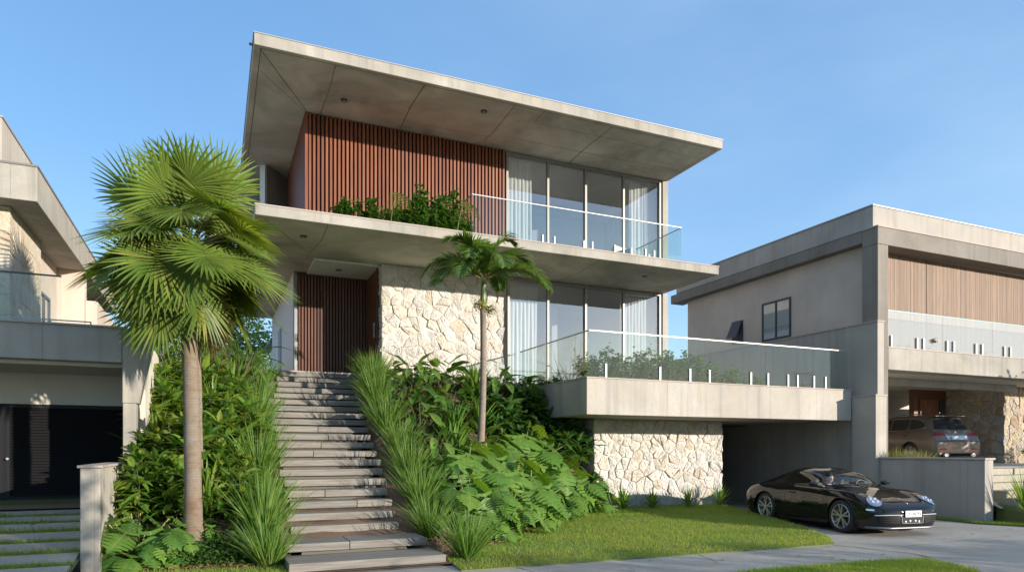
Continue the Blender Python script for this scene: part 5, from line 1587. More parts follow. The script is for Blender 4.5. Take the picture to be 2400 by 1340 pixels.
rg = np.random.default_rng(303)
q = np.concatenate([scatter([(3, 7.4), (10, 7.4), (10.3, 8.9), (3, 9)], 26, rg), scatter([(10.5, 8), (16, 8), (16, 12), (12, 12)], 22, rg), scatter(lawn_poly, 60, rg), scatter([(-4, 9), (-1.7, 9), (-1.7, 13), (-4, 13)], 14, rg)])
zq = np.array([float(lz(y)) + .03 if x < -1.5 else (float(lawn_z(x, y)) + .05 if in_poly(np.array([[x, y]]), lawn_poly)[0] else .01) for x, y in q])
n = len(q); az = rg.uniform(0, 6.28, n)
V, F, li = ribbons(np.stack([q[:, 0], q[:, 1], zq], 1), sph(az, rg.uniform(-.05, .15, n)), hside(az) + rg.normal(0, .2, (n, 3)), rg.uniform(.05, .11, n), rg.uniform(.025, .05, n), rg.uniform(-.3, .3, n), 3)
mb = MB(); mb.arr(V, F, 0, rg.random(n)[li])
k = 0
for s_ in range(22):
    if rg.random() < .6:
        x = rg.uniform(1.3, 2.9); y = ys[s_] + .03; z = (s_ + 1) * RH - .008; a = rg.uniform(0, 6.28)
        V, F, li = ribbons(np.array([[x, y, z]]), sph(np.array([a]), np.array([.05])), hside(np.array([a])), .08, .035, .1, 3); mb.arr(V, F, 0, np.full(len(F), rg.random()))
o = mb.build('fallen_leaves', M['palm_dry'], loc=(5, 9, 0)); props(o, 'scattered dry fallen leaves on the lawn, steps and driveway', 'fallen leaves', None, 'stuff')

# =================================================================== VEHICLES
def pchip(x, y, xq):
    """monotone cubic, x increasing; y (n,k)"""
    x = np.asarray(x, float); y = np.asarray(y, float)
    if y.ndim == 1: y = y[:, None]; flat = True
    else: flat = False
    h = np.diff(x)[:, None]; dl = np.diff(y, axis=0) / h
    d = np.zeros_like(y)
    d[0] = dl[0]; d[-1] = dl[-1]
    w1 = 2 * h[1:] + h[:-1]; w2 = h[1:] + 2 * h[:-1]
    with np.errstate(divide='ignore', invalid='ignore'):
        hm = (w1 + w2) / (w1 / dl[:-1] + w2 / dl[1:])
    d[1:-1] = np.where(dl[:-1] * dl[1:] > 0, hm, 0)
    xq = np.asarray(xq, float)
    i = np.clip(np.searchsorted(x, xq) - 1, 0, len(x) - 2)
    t = ((xq - x[i]) / (x[i + 1] - x[i]))[:, None]; hh = h[i]
    o = (2 * t**3 - 3 * t**2 + 1) * y[i] + (t**3 - 2 * t**2 + t) * hh * d[i] + (-2 * t**3 + 3 * t**2) * y[i + 1] + (t**3 - t**2) * hh * d[i + 1]
    return o[:, 0] if flat else o

def loft_body(stations, nx=170, nv=60):
    """stations: (x, [(y,z) x10 from bottom centre up to the top centre])"""
    stations = sorted(stations, key=lambda s: s[0])
    xs = np.array([s[0] for s in stations]); P = np.array([s[1] for s in stations], float)
    k = P.shape[1]
    # denser stations near the ends
    u = np.linspace(0, 1, nx); xq = xs[0] + (xs[-1] - xs[0]) * (.5 - .5 * np.cos(np.pi * u)) * .5 + (xs[-1] - xs[0]) * u * .5
    Q = pchip(xs, P.reshape(len(xs), -1), xq).reshape(nx, k, 2)
    v = np.linspace(0, k - 1, nv)
    sec = np.zeros((nx, nv, 2))
    for i in range(nx): sec[i] = pchip(np.arange(k), Q[i], v)
    half = np.concatenate([np.repeat(xq[:, None, None], nv, 1), sec], 2)
    full = np.concatenate([half, (half * np.array((1, -1, 1)))[:, ::-1][:, 1:]], 1)
    m = full.shape[1]
    idx = np.arange(nx * m).reshape(nx, m)
    F = np.stack([idx[:-1, :-1], idx[1:, :-1], idx[1:, 1:], idx[:-1, 1:]], -1).reshape(-1, 4)
    caps = [list(idx[0]), list(idx[-1][::-1])]
    return full.reshape(-1, 3), F, caps

def smooth_obj(name, V, F, mat, parent, extra=None, thick=0.0):
    me = bpy.data.meshes.new(name); me.from_pydata(np.asarray(V).tolist(), [], [list(map(int, f)) for f in F] + (extra or []))
    me.materials.append(mat)
    me.polygons.foreach_set('use_smooth', [len(p.vertices) <= 4 for p in me.polygons]); me.update()
    o = bpy.data.objects.new(name, me); link(o); o.parent = parent
    if thick:
        md = o.modifiers.new('thickness', 'SOLIDIFY'); md.thickness = thick; md.offset = 0
    return o

class Body:
    def __init__(self, stations, **kw):
        self.V, self.F, self.caps = loft_body(stations, **kw)
        self.bvh = BVHTree.FromPolygons(self.V.tolist(), [list(map(int, f)) for f in self.F] + self.caps)
    def cast(self, p, d):
        d = Vector(d).normalized()
        h = self.bvh.ray_cast(Vector(p), d)
        if h[0] is None:
            h = self.bvh.find_nearest(Vector(p) + d * 2.0)
        n = h[1]
        if n.dot(d) > 0: n = -n
        return np.array(h[0]), np.array(n)
    def patch(self, lo, hi, n, m, axis, off=.004):
        """two polylines in the plane seen along the axis ('+x','-x','+y','-y','+z'); returns V, F draped on the body"""
        lo = np.array(lo, float); hi = np.array(hi, float)
        def rs(P, n):
            s = np.concatenate([[0], np.cumsum(np.linalg.norm(np.diff(P, axis=0), axis=1))]); s /= s[-1]
            return np.stack([np.interp(np.linspace(0, 1, n), s, P[:, i]) for i in range(2)], 1)
        a, b = rs(lo, n), rs(hi, n)
        V = []
        for j in range(m):
            t = j / (m - 1)
            for i in range(n):
                q = a[i] * (1 - t) + b[i] * t
                if axis == '+x': p, d = (4, q[0], q[1]), (-1, 0, 0)
                elif axis == '-x': p, d = (-4, q[0], q[1]), (1, 0, 0)
                elif axis == '+y': p, d = (q[0], 3, q[1]), (0, -1, 0)
                elif axis == '-y': p, d = (q[0], -3, q[1]), (0, 1, 0)
                else: p, d = (q[0], q[1], 4), (0, 0, -1)
                h, nn = self.cast(p, d)
                V.append(h + nn * off)
        idx = np.arange(n * m).reshape(m, n)
        F = np.stack([idx[:-1, :-1], idx[:-1, 1:], idx[1:, 1:], idx[1:, :-1]], -1).reshape(-1, 4)
        return np.array(V), F
    def line(self, pts, axis, w, mb, off=.002, closed=False, mi=0, n=None):
        """thin tube along a polyline draped on the body"""
        P = np.array(pts + ([pts[0]] if closed else []), float)
        s = np.concatenate([[0], np.cumsum(np.linalg.norm(np.diff(P, axis=0), axis=1))])
        n = n or max(3, int(s[-1] / .04)); q = np.stack([np.interp(np.linspace(0, s[-1], n), s, P[:, i]) for i in range(2)], 1)
        out = []
        for a in q:
            p, d = {'+x': ((4, a[0], a[1]), (-1, 0, 0)), '-x': ((-4, a[0], a[1]), (1, 0, 0)), '+y': ((a[0], 3, a[1]), (0, -1, 0)), '-y': ((a[0], -3, a[1]), (0, 1, 0)), '+z': ((a[0], a[1], 4), (0, 0, -1))}[axis]
            h, nn = self.cast(p, d); out.append(h + nn * off)
        mb.tube(out, w, 6, mi, caps=not closed)

def pip(pts, poly):
    return in_poly(np.asarray(pts), poly)

def ellipse(cx, cy, rx, ry, n=28, tilt=0.0):
    t = np.linspace(0, 2 * math.pi, n, endpoint=False)
    x, y = rx * np.cos(t), ry * np.sin(t)
    c, s = math.cos(tilt), math.sin(tilt)
    return np.stack([cx + x * c - y * s, cy + x * s + y * c], 1)

def wheel(parent, x, y, r, w, side, mats, nsp=5, rimr=None, double=True):
    """parts wheel (tyre mesh) > rim, brake_disc; axle along y, outer face towards side*y"""
    rimr = rimr or r * .74
    o = side
    mb = MB()
    prof = [(rimr * .96, -w / 2 + .01), (rimr * 1.02, -w / 2), (r * .93, -w / 2 + .004), (r * .985, -w / 2 + .025), (r, -w / 2 + .06), (r, w / 2 - .06), (r * .985, w / 2 - .025), (r * .93, w / 2 - .004), (rimr * 1.02, w / 2), (rimr * .96, w / 2 - .01)]
    mb.lathe(prof, 40, (0, 0, 0), 'y', caps=False)
    t = mb.build('wheel', mats[0], parent, local=True, smooth=True); t.location = (x, y, r)
    mb = MB()
    mb.lathe([(rimr * .97, -w / 2 + .012), (rimr * 1.0, w / 2 - .004), (rimr * .965, w / 2 + .004), (rimr * .93, w / 2 - .012), (rimr * .90, -w / 2 + .03)], 40, (0, 0, 0), 'y')
    if o < 0:
        mb.v[-1] = mb.v[-1] * np.array((1, -1, 1))
    yo = o * (w / 2 - .012)
    for k in range(nsp):
        for dd in ((-.16, .16) if double else (0,)):
            a0 = 2 * math.pi * k / nsp + .3; a1 = a0 + dd * 1.25
            p0 = np.array((math.cos(a0 + dd * .5) * .05, yo - o * .018, math.sin(a0 + dd * .5) * .05)); p1 = np.array((math.cos(a1) * rimr * .94, yo, math.sin(a1) * rimr * .94))
            mb.bar(p0, p1, .026 if double else .06, .03)
    mb.lathe([(0, -.01), (.05, -.01), (.045, .012), (0, .014)], 16, (0, yo - o * .01, 0), 'y')
    mb.build('rim', mats[1], t, local=True)
    mb = MB(); mb.lathe([(0, -.01), (rimr * .72, -.01), (rimr * .72, .01), (0, .01)], 28, (0, o * .02, 0), 'y'); mb.build('brake_disc', mats[2], t, local=True)
    mb = MB()
    for a in np.linspace(2.5, 3.6, 5): mb.obox((math.cos(a) * rimr * .62, o * .04, math.sin(a) * rimr * .62), (math.cos(a), 0, math.sin(a)), (0, 1, 0), (-math.sin(a), 0, math.cos(a)), .045, .03, .04)
    mb.build('brake_caliper', mats[3], t, local=True)
    return t

def arch_parts(body_V, body_F, wheels, r, keep):
    """drop faces inside the wheel openings"""
    c = body_V[body_F].mean(1)
    for (wx, wr) in wheels:
        keep &= ~((np.hypot(c[:, 0] - wx, c[:, 2] - .34) < wr) & (np.abs(c[:, 1]) > .45))
    return keep

def text_mesh(name, txt, size, mat, parent, mtx, depth=.002):
    cu = bpy.data.curves.new(name, 'FONT'); cu.body = txt; cu.size = size; cu.align_x = 'CENTER'; cu.align_y = 'CENTER'; cu.extrude = depth
    tmp = bpy.data.objects.new(name, cu); COL.objects.link(tmp)
    dg = bpy.context.evaluated_depsgraph_get(); dg.update()
    me = bpy.data.meshes.new_from_object(tmp.evaluated_get(dg)); bpy.data.objects.remove(tmp)
    me.name = name; me.materials.clear(); me.materials.append(mat)
    o = bpy.data.objects.new(name, me); link(o); o.parent = parent; o.matrix_local = mtx
    return o

def frame_mtx(p, right, up):
    right = Vector(right).normalized(); up = Vector(up).normalized(); n = right.cross(up)
    return Matrix(((right.x, up.x, n.x, p[0]), (right.y, up.y, n.y, p[1]), (right.z, up.z, n.z, p[2]), (0, 0, 0, 1)))

rubber = plain('rubber', (.018, .018, .018), .7)
rim_m = plain('rim_metal', (.50, .48, .46), .35, .6)
disc_m = plain('disc_metal', (.10, .10, .10), .4, .8)
cal_m = plain('caliper_bronze', (.35, .14, .05), .4)
trim = plain('trim_black', (.010, .010, .011), .5, 0, 0, .15)
chrome = plain('chrome', (.45, .45, .46), .2, 1.0)
lamp_white = plain('lamp_white', (.80, .84, .90), .12, .4)
lamp_grey = plain('lamp_grey', (.26, .31, .38), .15, .6)
car_glass = glass('car_glass', (.58, .64, .66), 1.0, base=.03)
lens = glass('lamp_lens', (.9, .93, .96), 1.2, base=.06)
plate_white = plain('plate_white', (.72, .72, .72), .5)
plate_ink = plain('plate_ink', (.04, .04, .05), .5)
seat_m = plain('seat_leather', (.05, .045, .04), .6)

def paint(name, col, metal=0.0, rough=.25):
    t = NT(name)
    return t.done(t.pbsdf(col, rough, None, metal, .0 if metal < .1 else .3, 1.0 if metal < .1 else .45))

# ---- black sports coupe
CARX, CARY, CARRZ = 12.95, 11.32, math.atan2(-.992, -.128)
C = thing('sports_car', 'glossy black two-door sports coupe with round headlights rolling out of the garage', 'car', (CARX, CARY, -.004), CARRZ)
def st(x, w, sh, c6, c7, c8, zt, zb, zmid=.48):
    return (x, [(0, zb), (w - .14, zb), (w - .035, zb + .09), (w, zmid), (w - .018, (zmid + sh[1]) / 2 + .03), sh, c6, c7, c8, (0, zt)])
black = paint('black_paint', (.008, .008, .009))
stations = [
 st(2.29, .36, (.30, .47), (.25, .49), (.18, .50), (.09, .505), .507, .24, .38),
 st(2.26, .52, (.46, .52), (.38, .545), (.26, .555), (.13, .56), .562, .20, .40),
 st(2.19, .67, (.60, .575), (.49, .60), (.32, .615), (.16, .62), .622, .165, .43),
 st(2.05, .79, (.70, .66), (.56, .675), (.38, .675), (.19, .68), .683, .145, .46),
 st(1.80, .87, (.745, .765), (.61, .765), (.42, .745), (.2, .748), .752, .135),
 st(1.50, .90, (.765, .84), (.63, .835), (.44, .80), (.22, .805), .81, .13),
 st(1.20, .91, (.78, .875), (.65, .872), (.46, .848), (.23, .858), .862, .13),
 st(.88, .89, (.79, .875), (.68, .893), (.50, .903), (.25, .918), .922, .13),
 st(.70, .885, (.80, .875), (.72, .903), (.55, .955), (.28, .99), 1.0, .13),
 st(.40, .875, (.80, .875), (.75, .91), (.61, 1.07), (.31, 1.13), 1.145, .13),
 st(.10, .87, (.80, .875), (.755, .915), (.585, 1.165), (.32, 1.235), 1.25, .13),
 st(-.25, .87, (.80, .88), (.755, .92), (.565, 1.195), (.32, 1.28), 1.298, .13),
 st(-.60, .88, (.805, .885), (.75, .93), (.55, 1.185), (.31, 1.268), 1.288, .13),
 st(-1.00, .91, (.82, .905), (.735, .94), (.52, 1.125), (.30, 1.205), 1.22, .13),
 st(-1.40, .928, (.83, .905), (.72, .935), (.48, 1.035), (.27, 1.09), 1.10, .14),
 st(-1.80, .915, (.80, .86), (.69, .89), (.45, .94), (.25, .968), .975, .16),
 st(-2.10, .85, (.74, .78), (.62, .81), (.42, .84), (.22, .86), .865, .20),
 st(-2.24, .70, (.62, .69), (.52, .71), (.36, .73), (.18, .74), .745, .26),
 st(-2.30, .5, (.44, .59), (.36, .60), (.26, .61), (.13, .615), .62, .32, .45)]
def squeeze(x):
    return x if -1.3 < x < 1.3 else (1.3 + (x - 1.3) * .87 if x > 0 else -1.3 + (x + 1.3) * .90)
stations = [(squeeze(x), [(y, z if k < 7 else z + (.025 if -1.0 < x < .5 else 0)) for k, (y, z) in enumerate(P)]) for x, P in stations]
B = Body(stations)
cc = B.V[B.F].mean(1)
sidew = [(.60, .915), (.30, 1.075), (.02, 1.175), (-.35, 1.215), (-.72, 1.19), (-1.05, 1.10), (-1.30, .99), (-1.22, .955), (-.6, .935), (0, .925)]
ws_lo = [(-.66, .0), (.66, .0)]
keep = np.ones(len(B.F), bool)
keep = arch_parts(B.V, B.F, [(1.225, .385), (-1.225, .385)], 0, keep)
side_hit = pip(cc[:, [0, 2]], sidew) & (np.abs(cc[:, 1]) > .44)
# windscreen opening in front view: between cowl and roof
wsp = [(-.67, .955), (-.3, .975), (0, .985), (.3, .975), (.67, .955), (.56, 1.15), (.50, 1.195), (.25, 1.225), (0, 1.235), (-.25, 1.225), (-.50, 1.195), (-.56, 1.15)]
ws_hit = pip(cc[:, [1, 2]], wsp) & (cc[:, 0] > -.02) & (cc[:, 0] < 1.0)
keep &= ~side_hit & ~ws_hit
smooth_obj('body', B.V, B.F[keep], black, C, B.caps)
# glass
for s, ax in ((-1, '-y'), (1, '+y')):
    V, F = B.patch([(.62, .908), (-.38, .93)], [(.60, .918), (.30, 1.08), (.02, 1.18), (-.38, 1.222)], 26, 12, ax, .003)
    smooth_obj('side_window', V, F, car_glass, C)
    V, F = B.patch([(-.43, .932), (-1.22, .952), (-1.31, .985)], [(-.43, 1.222), (-.72, 1.198), (-1.05, 1.108), (-1.31, .992)], 20, 10, ax, .003)
    smooth_obj('quarter_window', V, F, car_glass, C)
    m = MB(); B.line([(-.405, .93), (-.405, 1.222)], ax, .018, m, .002); m.build('window_pillar', trim, C, local=True)
    m = MB(); B.line([(.66, .905), (-.4, .926), (-1.25, .95)], ax, .009, m, .003); B.line([(.62, .91), (.30, 1.085), (.02, 1.185), (-.36, 1.228), (-.74, 1.2), (-1.06, 1.11), (-1.32, .99)], ax, .008, m, .003)
    m.build('window_trim', trim, C, local=True, smooth=True)
    # door shut lines, handle, sill
    m = MB(); B.line([(.66, .88), (.70, .60), (.62, .30), (.55, .25), (-.30, .25), (-.42, .36), (-.55, .62), (-.50, .90)], ax, .0035, m, .0005); dseam = m.build('door_seam', trim, C, local=True)
    m = MB(); B.line([(-.22, .755), (-.44, .76)], ax, .016, m, .012); m.build('door_handle', black, C, local=True, smooth=True)
    m = MB(); B.line([(.80, .17), (0, .155), (-.80, .17)], ax, .035, m, -.005); m.build('side_skirt', trim, C, local=True, smooth=True)
    # arch lips and wells
    for wx in (1.225, -1.225):
        m = MB(); a = np.linspace(-.42, math.pi + .42, 30)
        pts = [(wx + math.cos(t) * .388, .34 + math.sin(t) * .388) for t in a]
        B.line(pts, ax, .013, m, .0); m.build('arch_lip', black, C, local=True, smooth=True)
        m = MB()
        n = 24; a = np.linspace(-.5, math.pi + .5, n)
        V = [(wx + math.cos(t) * .40, s * yy, .34 + math.sin(t) * .40) for yy in (.86, .45) for t in a]
        F = [(i, i + 1, n + i + 1, n + i) for i in range(n - 1)] + [tuple(range(n, 2 * n))]
        m.add(V, F); m.build('wheel_well', trim, C, local=True)
V, F = B.patch([(-.67, .955), (-.3, .972), (0, .98), (.3, .972), (.67, .955)], [(-.51, 1.195), (-.25, 1.228), (0, 1.237), (.25, 1.228), (.51, 1.195)], 34, 14, '+x', .003)
smooth_obj('windscreen', V, F, glass('windscreen_glass', (.82, .86, .87), .8, base=.0), C)
m = MB(); B.line([(-.69, .945), (-.3, .965), (0, .972), (.3, .965), (.69, .945)], '+x', .014, m, .004); m.build('cowl', trim, C, local=True, smooth=True)
m = MB(); m.tube([(.86, .18, .945), (.80, .0, .965), (.72, -.30, .985)], .008, 5); m.tube([(.86, -.25, .945), (.78, -.45, .965), (.72, -.62, .96)], .008, 5); m.build('wiper', trim, C, local=True)
# wheels
for wx, r, w in ((1.225, .345, .25), (-1.225, .355, .30)):
    for s in (-1, 1):
        t = wheel(C, wx, s * (.905 - w / 2 - .012), r, w, s, [rubber, rim_m, disc_m, cal_m])
# headlights: oval pods on the fender fronts
for s in (-1, 1):
    def drape(el, off, nm, mat, k=.0):
        ring = [];
        for rr in (1.0, .8, .55, .3):
            e = ellipse(.0, .0, rr, rr, 30)
            for q in e:
                # plane of view: from front-top direction
                p0 = np.array((1.875, s * .665, .70)); fwd = nrm(np.array((.80, s * .22, .56)))
                rt = nrm(np.cross(np.array((0, 0, 1.0)), fwd)); up = np.cross(fwd, rt)
                p = p0 + fwd * 1.0 + rt * q[0] * el[0] + up * q[1] * el[1]
                h, nn = B.cast(p, -fwd); ring.append(h + nn * (off + k * (1 - rr * rr)))
        n = 30; F = []
        for a in range(3):
            for i in range(n): F.append((a * n + i, a * n + (i + 1) % n, (a + 1) * n + (i + 1) % n, (a + 1) * n + i))
        F.append(tuple(range(3 * n, 4 * n)))
        return smooth_obj(nm, ring, F, mat, C)
    hl = drape((.150, .185), .004, 'headlight', trim)
    o = drape((.128, .160), .008, 'reflector', lamp_grey); o.parent = hl
    o = drape((.138, .172), .014, 'lens', lens, .02); o.parent = hl
    m = MB()
    p0 = np.array((1.875, s * .665, .70)); fwd = nrm(np.array((.80, s * .22, .56))); rt = nrm(np.cross(np.array((0, 0, 1.0)), fwd)); up = np.cross(fwd, rt)
    for qx, qy in ((-.045, .05), (.045, .05), (-.045, -.045), (.045, -.045)):
        h, nn = B.cast(p0 + fwd + rt * qx + up * qy, -fwd); m.obox(h + nn * .012, rt, up, fwd, .022, .022, .008)
    o = m.build('led', lamp_white, hl, local=True)
    # side marker strip and slim lower lamp bar
    V, F = B.patch([(s * .835, .515), (s * .76, .515)], [(s * .835, .545), (s * .76, .545)], 6, 3, '+x', .005); smooth_obj('side_marker', V, F, lamp_white, C)
    V, F = B.patch([(s * .70, .262), (s * .30, .262)], [(s * .74, .42), (s * .30, .42)], 10, 6, '+x', .003); smooth_obj('air_intake', V, F, trim, C)
    m = MB()
    for zz in (.30, .34, .38): B.line([(s * .70, zz), (s * .32, zz)], '+x', .005, m, .006)
    m.build('intake_vane', plain('vane', (.02, .02, .02), .5), C, local=True)
    m = MB(); B.line([(s * .76, .425), (s * .55, .435), (s * .24, .435)], '+x', .008, m, .006); m.build('daytime_lamp', lamp_white, C, local=True)
    # mirrors
    m = MB(); m.lathe([(0, -.075), (.045, -.06), (.062, -.01), (.06, .03), (.0, .05)], 14, (0, 0, 0), 'x'); m.v[0] = m.v[0] * np.array((1, 1.65, 1)) + np.array((.52, s * .965, .985)); m.bar((.50, s * .80, .93), (.52, s * .93, .965), .05, .03)
    m.build('mirror', black, C, local=True, smooth=True)
V, F = B.patch([(-.27, .265), (.27, .265)], [(-.27, .40), (.27, .40)], 10, 6, '+x', .003); smooth_obj('grille', V, F, trim, C)
m = MB(); B.line([(-.27, .41), (-.255, .27), (.255, .27), (.27, .41)], '+x', .007, m, .005); m.build('grille_frame', chrome, C, local=True)
m = MB()
for yy in (-.17, -.06, .07, .16): m.lathe([(0, 0), (.022, 0), (.02, .02), (0, .022)], 10, (2.15, yy, .30 if abs(yy) > .1 else .315), 'x')
m.build('sensor', lamp_white, C, local=True)
m = MB(); B.line([(-.80, .185), (-.5, .18), (0, .178), (.5, .18), (.80, .185)], '+x', .022, m, .008); m.build('front_lip', plain('lip_grey', (.16, .165, .175), .35, .3), C, local=True, smooth=True)
m = MB(); m.obox((2.185, 0.0, .455), (0, 1, 0), (0, 0, 1), (1, 0, 0), .20, .062, .006); pl_ = m.build('licence_plate', plate_white, C, local=True, bevel=.004)
text_mesh('plate_text', 'DIT8J7N', .098, plate_ink, pl_, frame_mtx((2.193, 0, .452), (0, 1, 0), (0, 0, 1)))
for xx, yy in ((2.02, 0), (1.80, 0.02)):
    h, nn = B.cast((xx, yy, 4), (0, 0, -1)); m = MB(); m.lathe([(0, -.002), (.03, -.002), (.026, .006), (0, .008)], 12, (0, 0, 0), 'z')
    o = m.build('hood_emblem', chrome, C, local=True, smooth=True); o.location = h; o.rotation_euler = Vector(nn).to_track_quat('Z', 'Y').to_euler()
m = MB(); B.line([(1.96, -.40), (1.56, -.50), (1.0, -.56), (.92, -.3), (.90, 0), (.92, .3), (1.0, .56), (1.56, .50), (1.96, .40)], '+z', .003, m, .0005); m.build('hood_seam', trim, C, local=True)
# cabin
m = MB(); m.box(.68, .86, -.68, .68, .55, .88); m.tube([(.68, -.66, .86), (.68, .66, .86)], .05, 8); m.build('dashboard', seat_m, C, local=True, bevel=.02)
m = MB(); m.box(-1.2, .85, -.74, .74, .18, .24); m.box(-1.3, -1.18, -.7, .7, .24, .90); m.box(-1.2, .5, -.74, -.70, .24, .88); m.box(-1.2, .5, .70, .74, .24, .88); m.build('cabin_tub', trim, C, local=True)
m = MB(); t_ = np.linspace(0, 2 * math.pi, 25)
m.tube([(.52 - .08 * math.sin(a), .36 + .18 * math.cos(a), .88 + .165 * math.sin(a)) for a in t_], .014, 6, caps=False); m.bar((.52, .20, .88), (.52, .52, .88), .03, .02); m.bar((.52, .36, .88), (.66, .36, .76), .03, .02)
m.build('steering_wheel', plain('wheel_grey', (.16, .17, .18), .5), C, local=True)
for s in (-1, 1):
    m = MB(); m.box(-.05, .50, s * .30 - .22, s * .30 + .22, .26, .40); m.obox((-.06, s * .30, .66), (.97, 0, .22), (0, 1, 0), (-.22, 0, .97), .07, .23, .34); m.obox((-.14, s * .30, 1.0), (.97, 0, .15), (0, 1, 0), (-.15, 0, .97), .05, .12, .08)
    m.build('seat', seat_m, C, local=True, bevel=.04)

# ---- person in the near seat: one skinned body, hair and shirt as children
def person(parent_loc):
    pr = thing('person', 'person in a light shirt sitting behind the windscreen of the black coupe', 'person', parent_loc, CARRZ)
    skin_m = plain('skin', (.55, .34, .24), .5, nscale=8)
    J = {}
    vs, es, rs = [], [], []
    def add(p, r, par=None):
        vs.append(p); rs.append(r); i = len(vs) - 1
        if par is not None: es.append((par, i))
        return i
    # seat at x -.15; y = 0 is the person's middle
    pel = add((-.22, 0, .50), .13)
    ab = add((-.26, 0, .66), .125, pel); che = add((-.30, 0, .86), .145, ab); neck0 = add((-.30, 0, 1.00), .07, che); nk = add((-.285, 0, 1.05), .052, neck0)
    for s in (-1, 1):
        shd = add((-.29, s * .16, .955), .062, neck0 if False else che); el_ = add((-.16, s * .24, .74), .046, shd); wr = add((.06, s * .16, .66), .030, el_)
        pm = add((.10, s * .15, .66), .032, wr)
        hip = add((-.16, s * .10, .47), .085, pel); kn = add((.24, s * .14, .52), .062, hip); an = add((.46, s * .13, .28), .042, kn); add((.60, s * .13, .27), .036, an)
        for f, (dy, ln) in enumerate(((-.03, .07), (-.01, .08), (.012, .075), (.032, .06))):
            k1 = add((.135, s * .15 + dy, .662), .010, pm); k2 = add((.135 + ln * .55, s * .15 + dy * 1.1, .655), .009, k1); add((.135 + ln, s * .15 + dy * 1.1, .632), .008, k2)
        th = add((.09, s * .15 - s * .045, .655), .011, pm); add((.125, s * .15 - s * .065, .64), .009, th)
    me = bpy.data.meshes.new('body'); me.from_pydata(vs, es, [])
    o = bpy.data.objects.new('body_tmp', me); link(o)
    sk = o.modifiers.new('skin', 'SKIN'); sb = o.modifiers.new('sub', 'SUBSURF'); sb.levels = 2; sb.render_levels = 2
    if not me.skin_vertices: 
        try: me.skin_vertices.new()
        except Exception: pass
    for i, r in enumerate(rs):
        d = me.skin_vertices[0].data[i]; d.radius = (r, r); d.use_root = (i == 0)
    dg = bpy.context.evaluated_depsgraph_get(); dg.update()
    me2 = bpy.data.meshes.new_from_object(o.evaluated_get(dg)); bpy.data.objects.remove(o)
    # head: sculpted sphere welded onto the neck, kept in the same mesh
    bm = bmesh.new(); bm.from_mesh(me2)
    hd = bmesh.ops.create_uvsphere(bm, u_segments=28, v_segments=20, radius=1.0)['verts']
    hc = Vector((-.265, 0, 1.155))
    for v in hd:
        x, y, z = v.co
        fz = 1 - .22 * max(0, -z) * (1 if x < .3 else .6)
        wy = .077 * (1 - .28 * max(0, -z) ** 1.4)
        X = .098 * x * (1 - .1 * max(0, -z)); Y = wy * y; Z = .118 * z
        if x > .55:
            nose = math.exp(-(y / .16) ** 2) * math.exp(-((z + .12) / .22) ** 2); X += .026 * nose
            eye = (math.exp(-((y - .36) / .14) ** 2) + math.exp(-((y + .36) / .14) ** 2)) * math.exp(-((z - .06) / .12) ** 2); X -= .012 * eye
            brow = math.exp(-((z - .26) / .10) ** 2) * math.exp(-(y / .5) ** 2); X += .006 * brow
            mouth = math.exp(-((z + .48) / .05) ** 2) * math.exp(-(y / .26) ** 2); X -= .006 * mouth
            lips = math.exp(-((z + .42) / .05) ** 2) * math.exp(-(y / .22) ** 2) + math.exp(-((z + .55) / .05) ** 2) * math.exp(-(y / .2) ** 2); X += .005 * lips
            chin = math.exp(-((z + .82) / .14) ** 2) * math.exp(-(y / .3) ** 2); X += .012 * chin
        v.co = hc + Vector((X, Y, Z))
    for s in (-1, 1):
        er = bmesh.ops.create_uvsphere(bm, u_segments=10, v_segments=8, radius=1.0)['verts']
        for v in er: v.co = hc + Vector((-.01 + .018 * v.co.x, s * .077 + .009 * v.co.y, .0 + .030 * v.co.z))
    me3 = bpy.data.meshes.new('body'); bm.to_mesh(me3); bm.free()
    me3.materials.append(skin_m); me3.polygons.foreach_set('use_smooth', [True] * len(me3.polygons))
    b = bpy.data.objects.new('body', me3); link(b); b.parent = pr
    # hair cap
    m = MB(); V = []; n = 26; rings = 9
    for i in range(rings):
        ph = i / (rings - 1) * 1.75
        for j in range(n):
            th = 2 * math.pi * j / n
            x, y, z = math.sin(ph) * math.cos(th), math.sin(ph) * math.sin(th), math.cos(ph)
            if math.cos(th) > .2 and z < .45: z = .45 + (z - .45) * .15; k = math.sqrt(max(0, 1 - z * z)) / max(1e-6, math.hypot(x, y)); x *= k; y *= k
            V.append((-.272 + .108 * x, .086 * y, 1.165 + .122 * z))
    F = [(i * n + j, i * n + (j + 1) % n, (i + 1) * n + (j + 1) % n, (i + 1) * n + j) for i in range(rings - 1) for j in range(n)]
    m.add(V, F); m.build('hair', plain('hair', (.05, .032, .02), .6), pr, local=True, smooth=True)
    # eyes
    for s in (-1, 1):
        m = MB(); m.lathe([(0, -.009), (.007, -.006), (.010, 0), (.007, .006), (0, .009)], 10, (-.265 + .085, s * .028, 1.163), 'x'); m.build('eye', plain('eye', (.12, .10, .09), .2), pr, local=True, smooth=True)
    # shirt over the torso and upper arms
    m = MB()
    def ringm(c, rx, ry, n=18): return [(c[0] + rx * math.cos(t), c[1] + ry * math.sin(t), c[2]) for t in np.linspace(0, 2 * math.pi, n, endpoint=False)]
    rings = [ringm((-.22, 0, .44), .15, .18), ringm((-.25, 0, .62), .142, .172), ringm((-.29, 0, .80), .155, .195), ringm((-.30, 0, .92), .135, .205), ringm((-.30, 0, .985), .10, .15), ringm((-.292, 0, 1.02), .072, .078)]
    n = 18; V = sum(rings, []); F = [(i * n + j, i * n + (j + 1) % n, (i + 1) * n + (j + 1) % n, (i + 1) * n + j) for i in range(5) for j in range(n)]
    m.add(V, F)
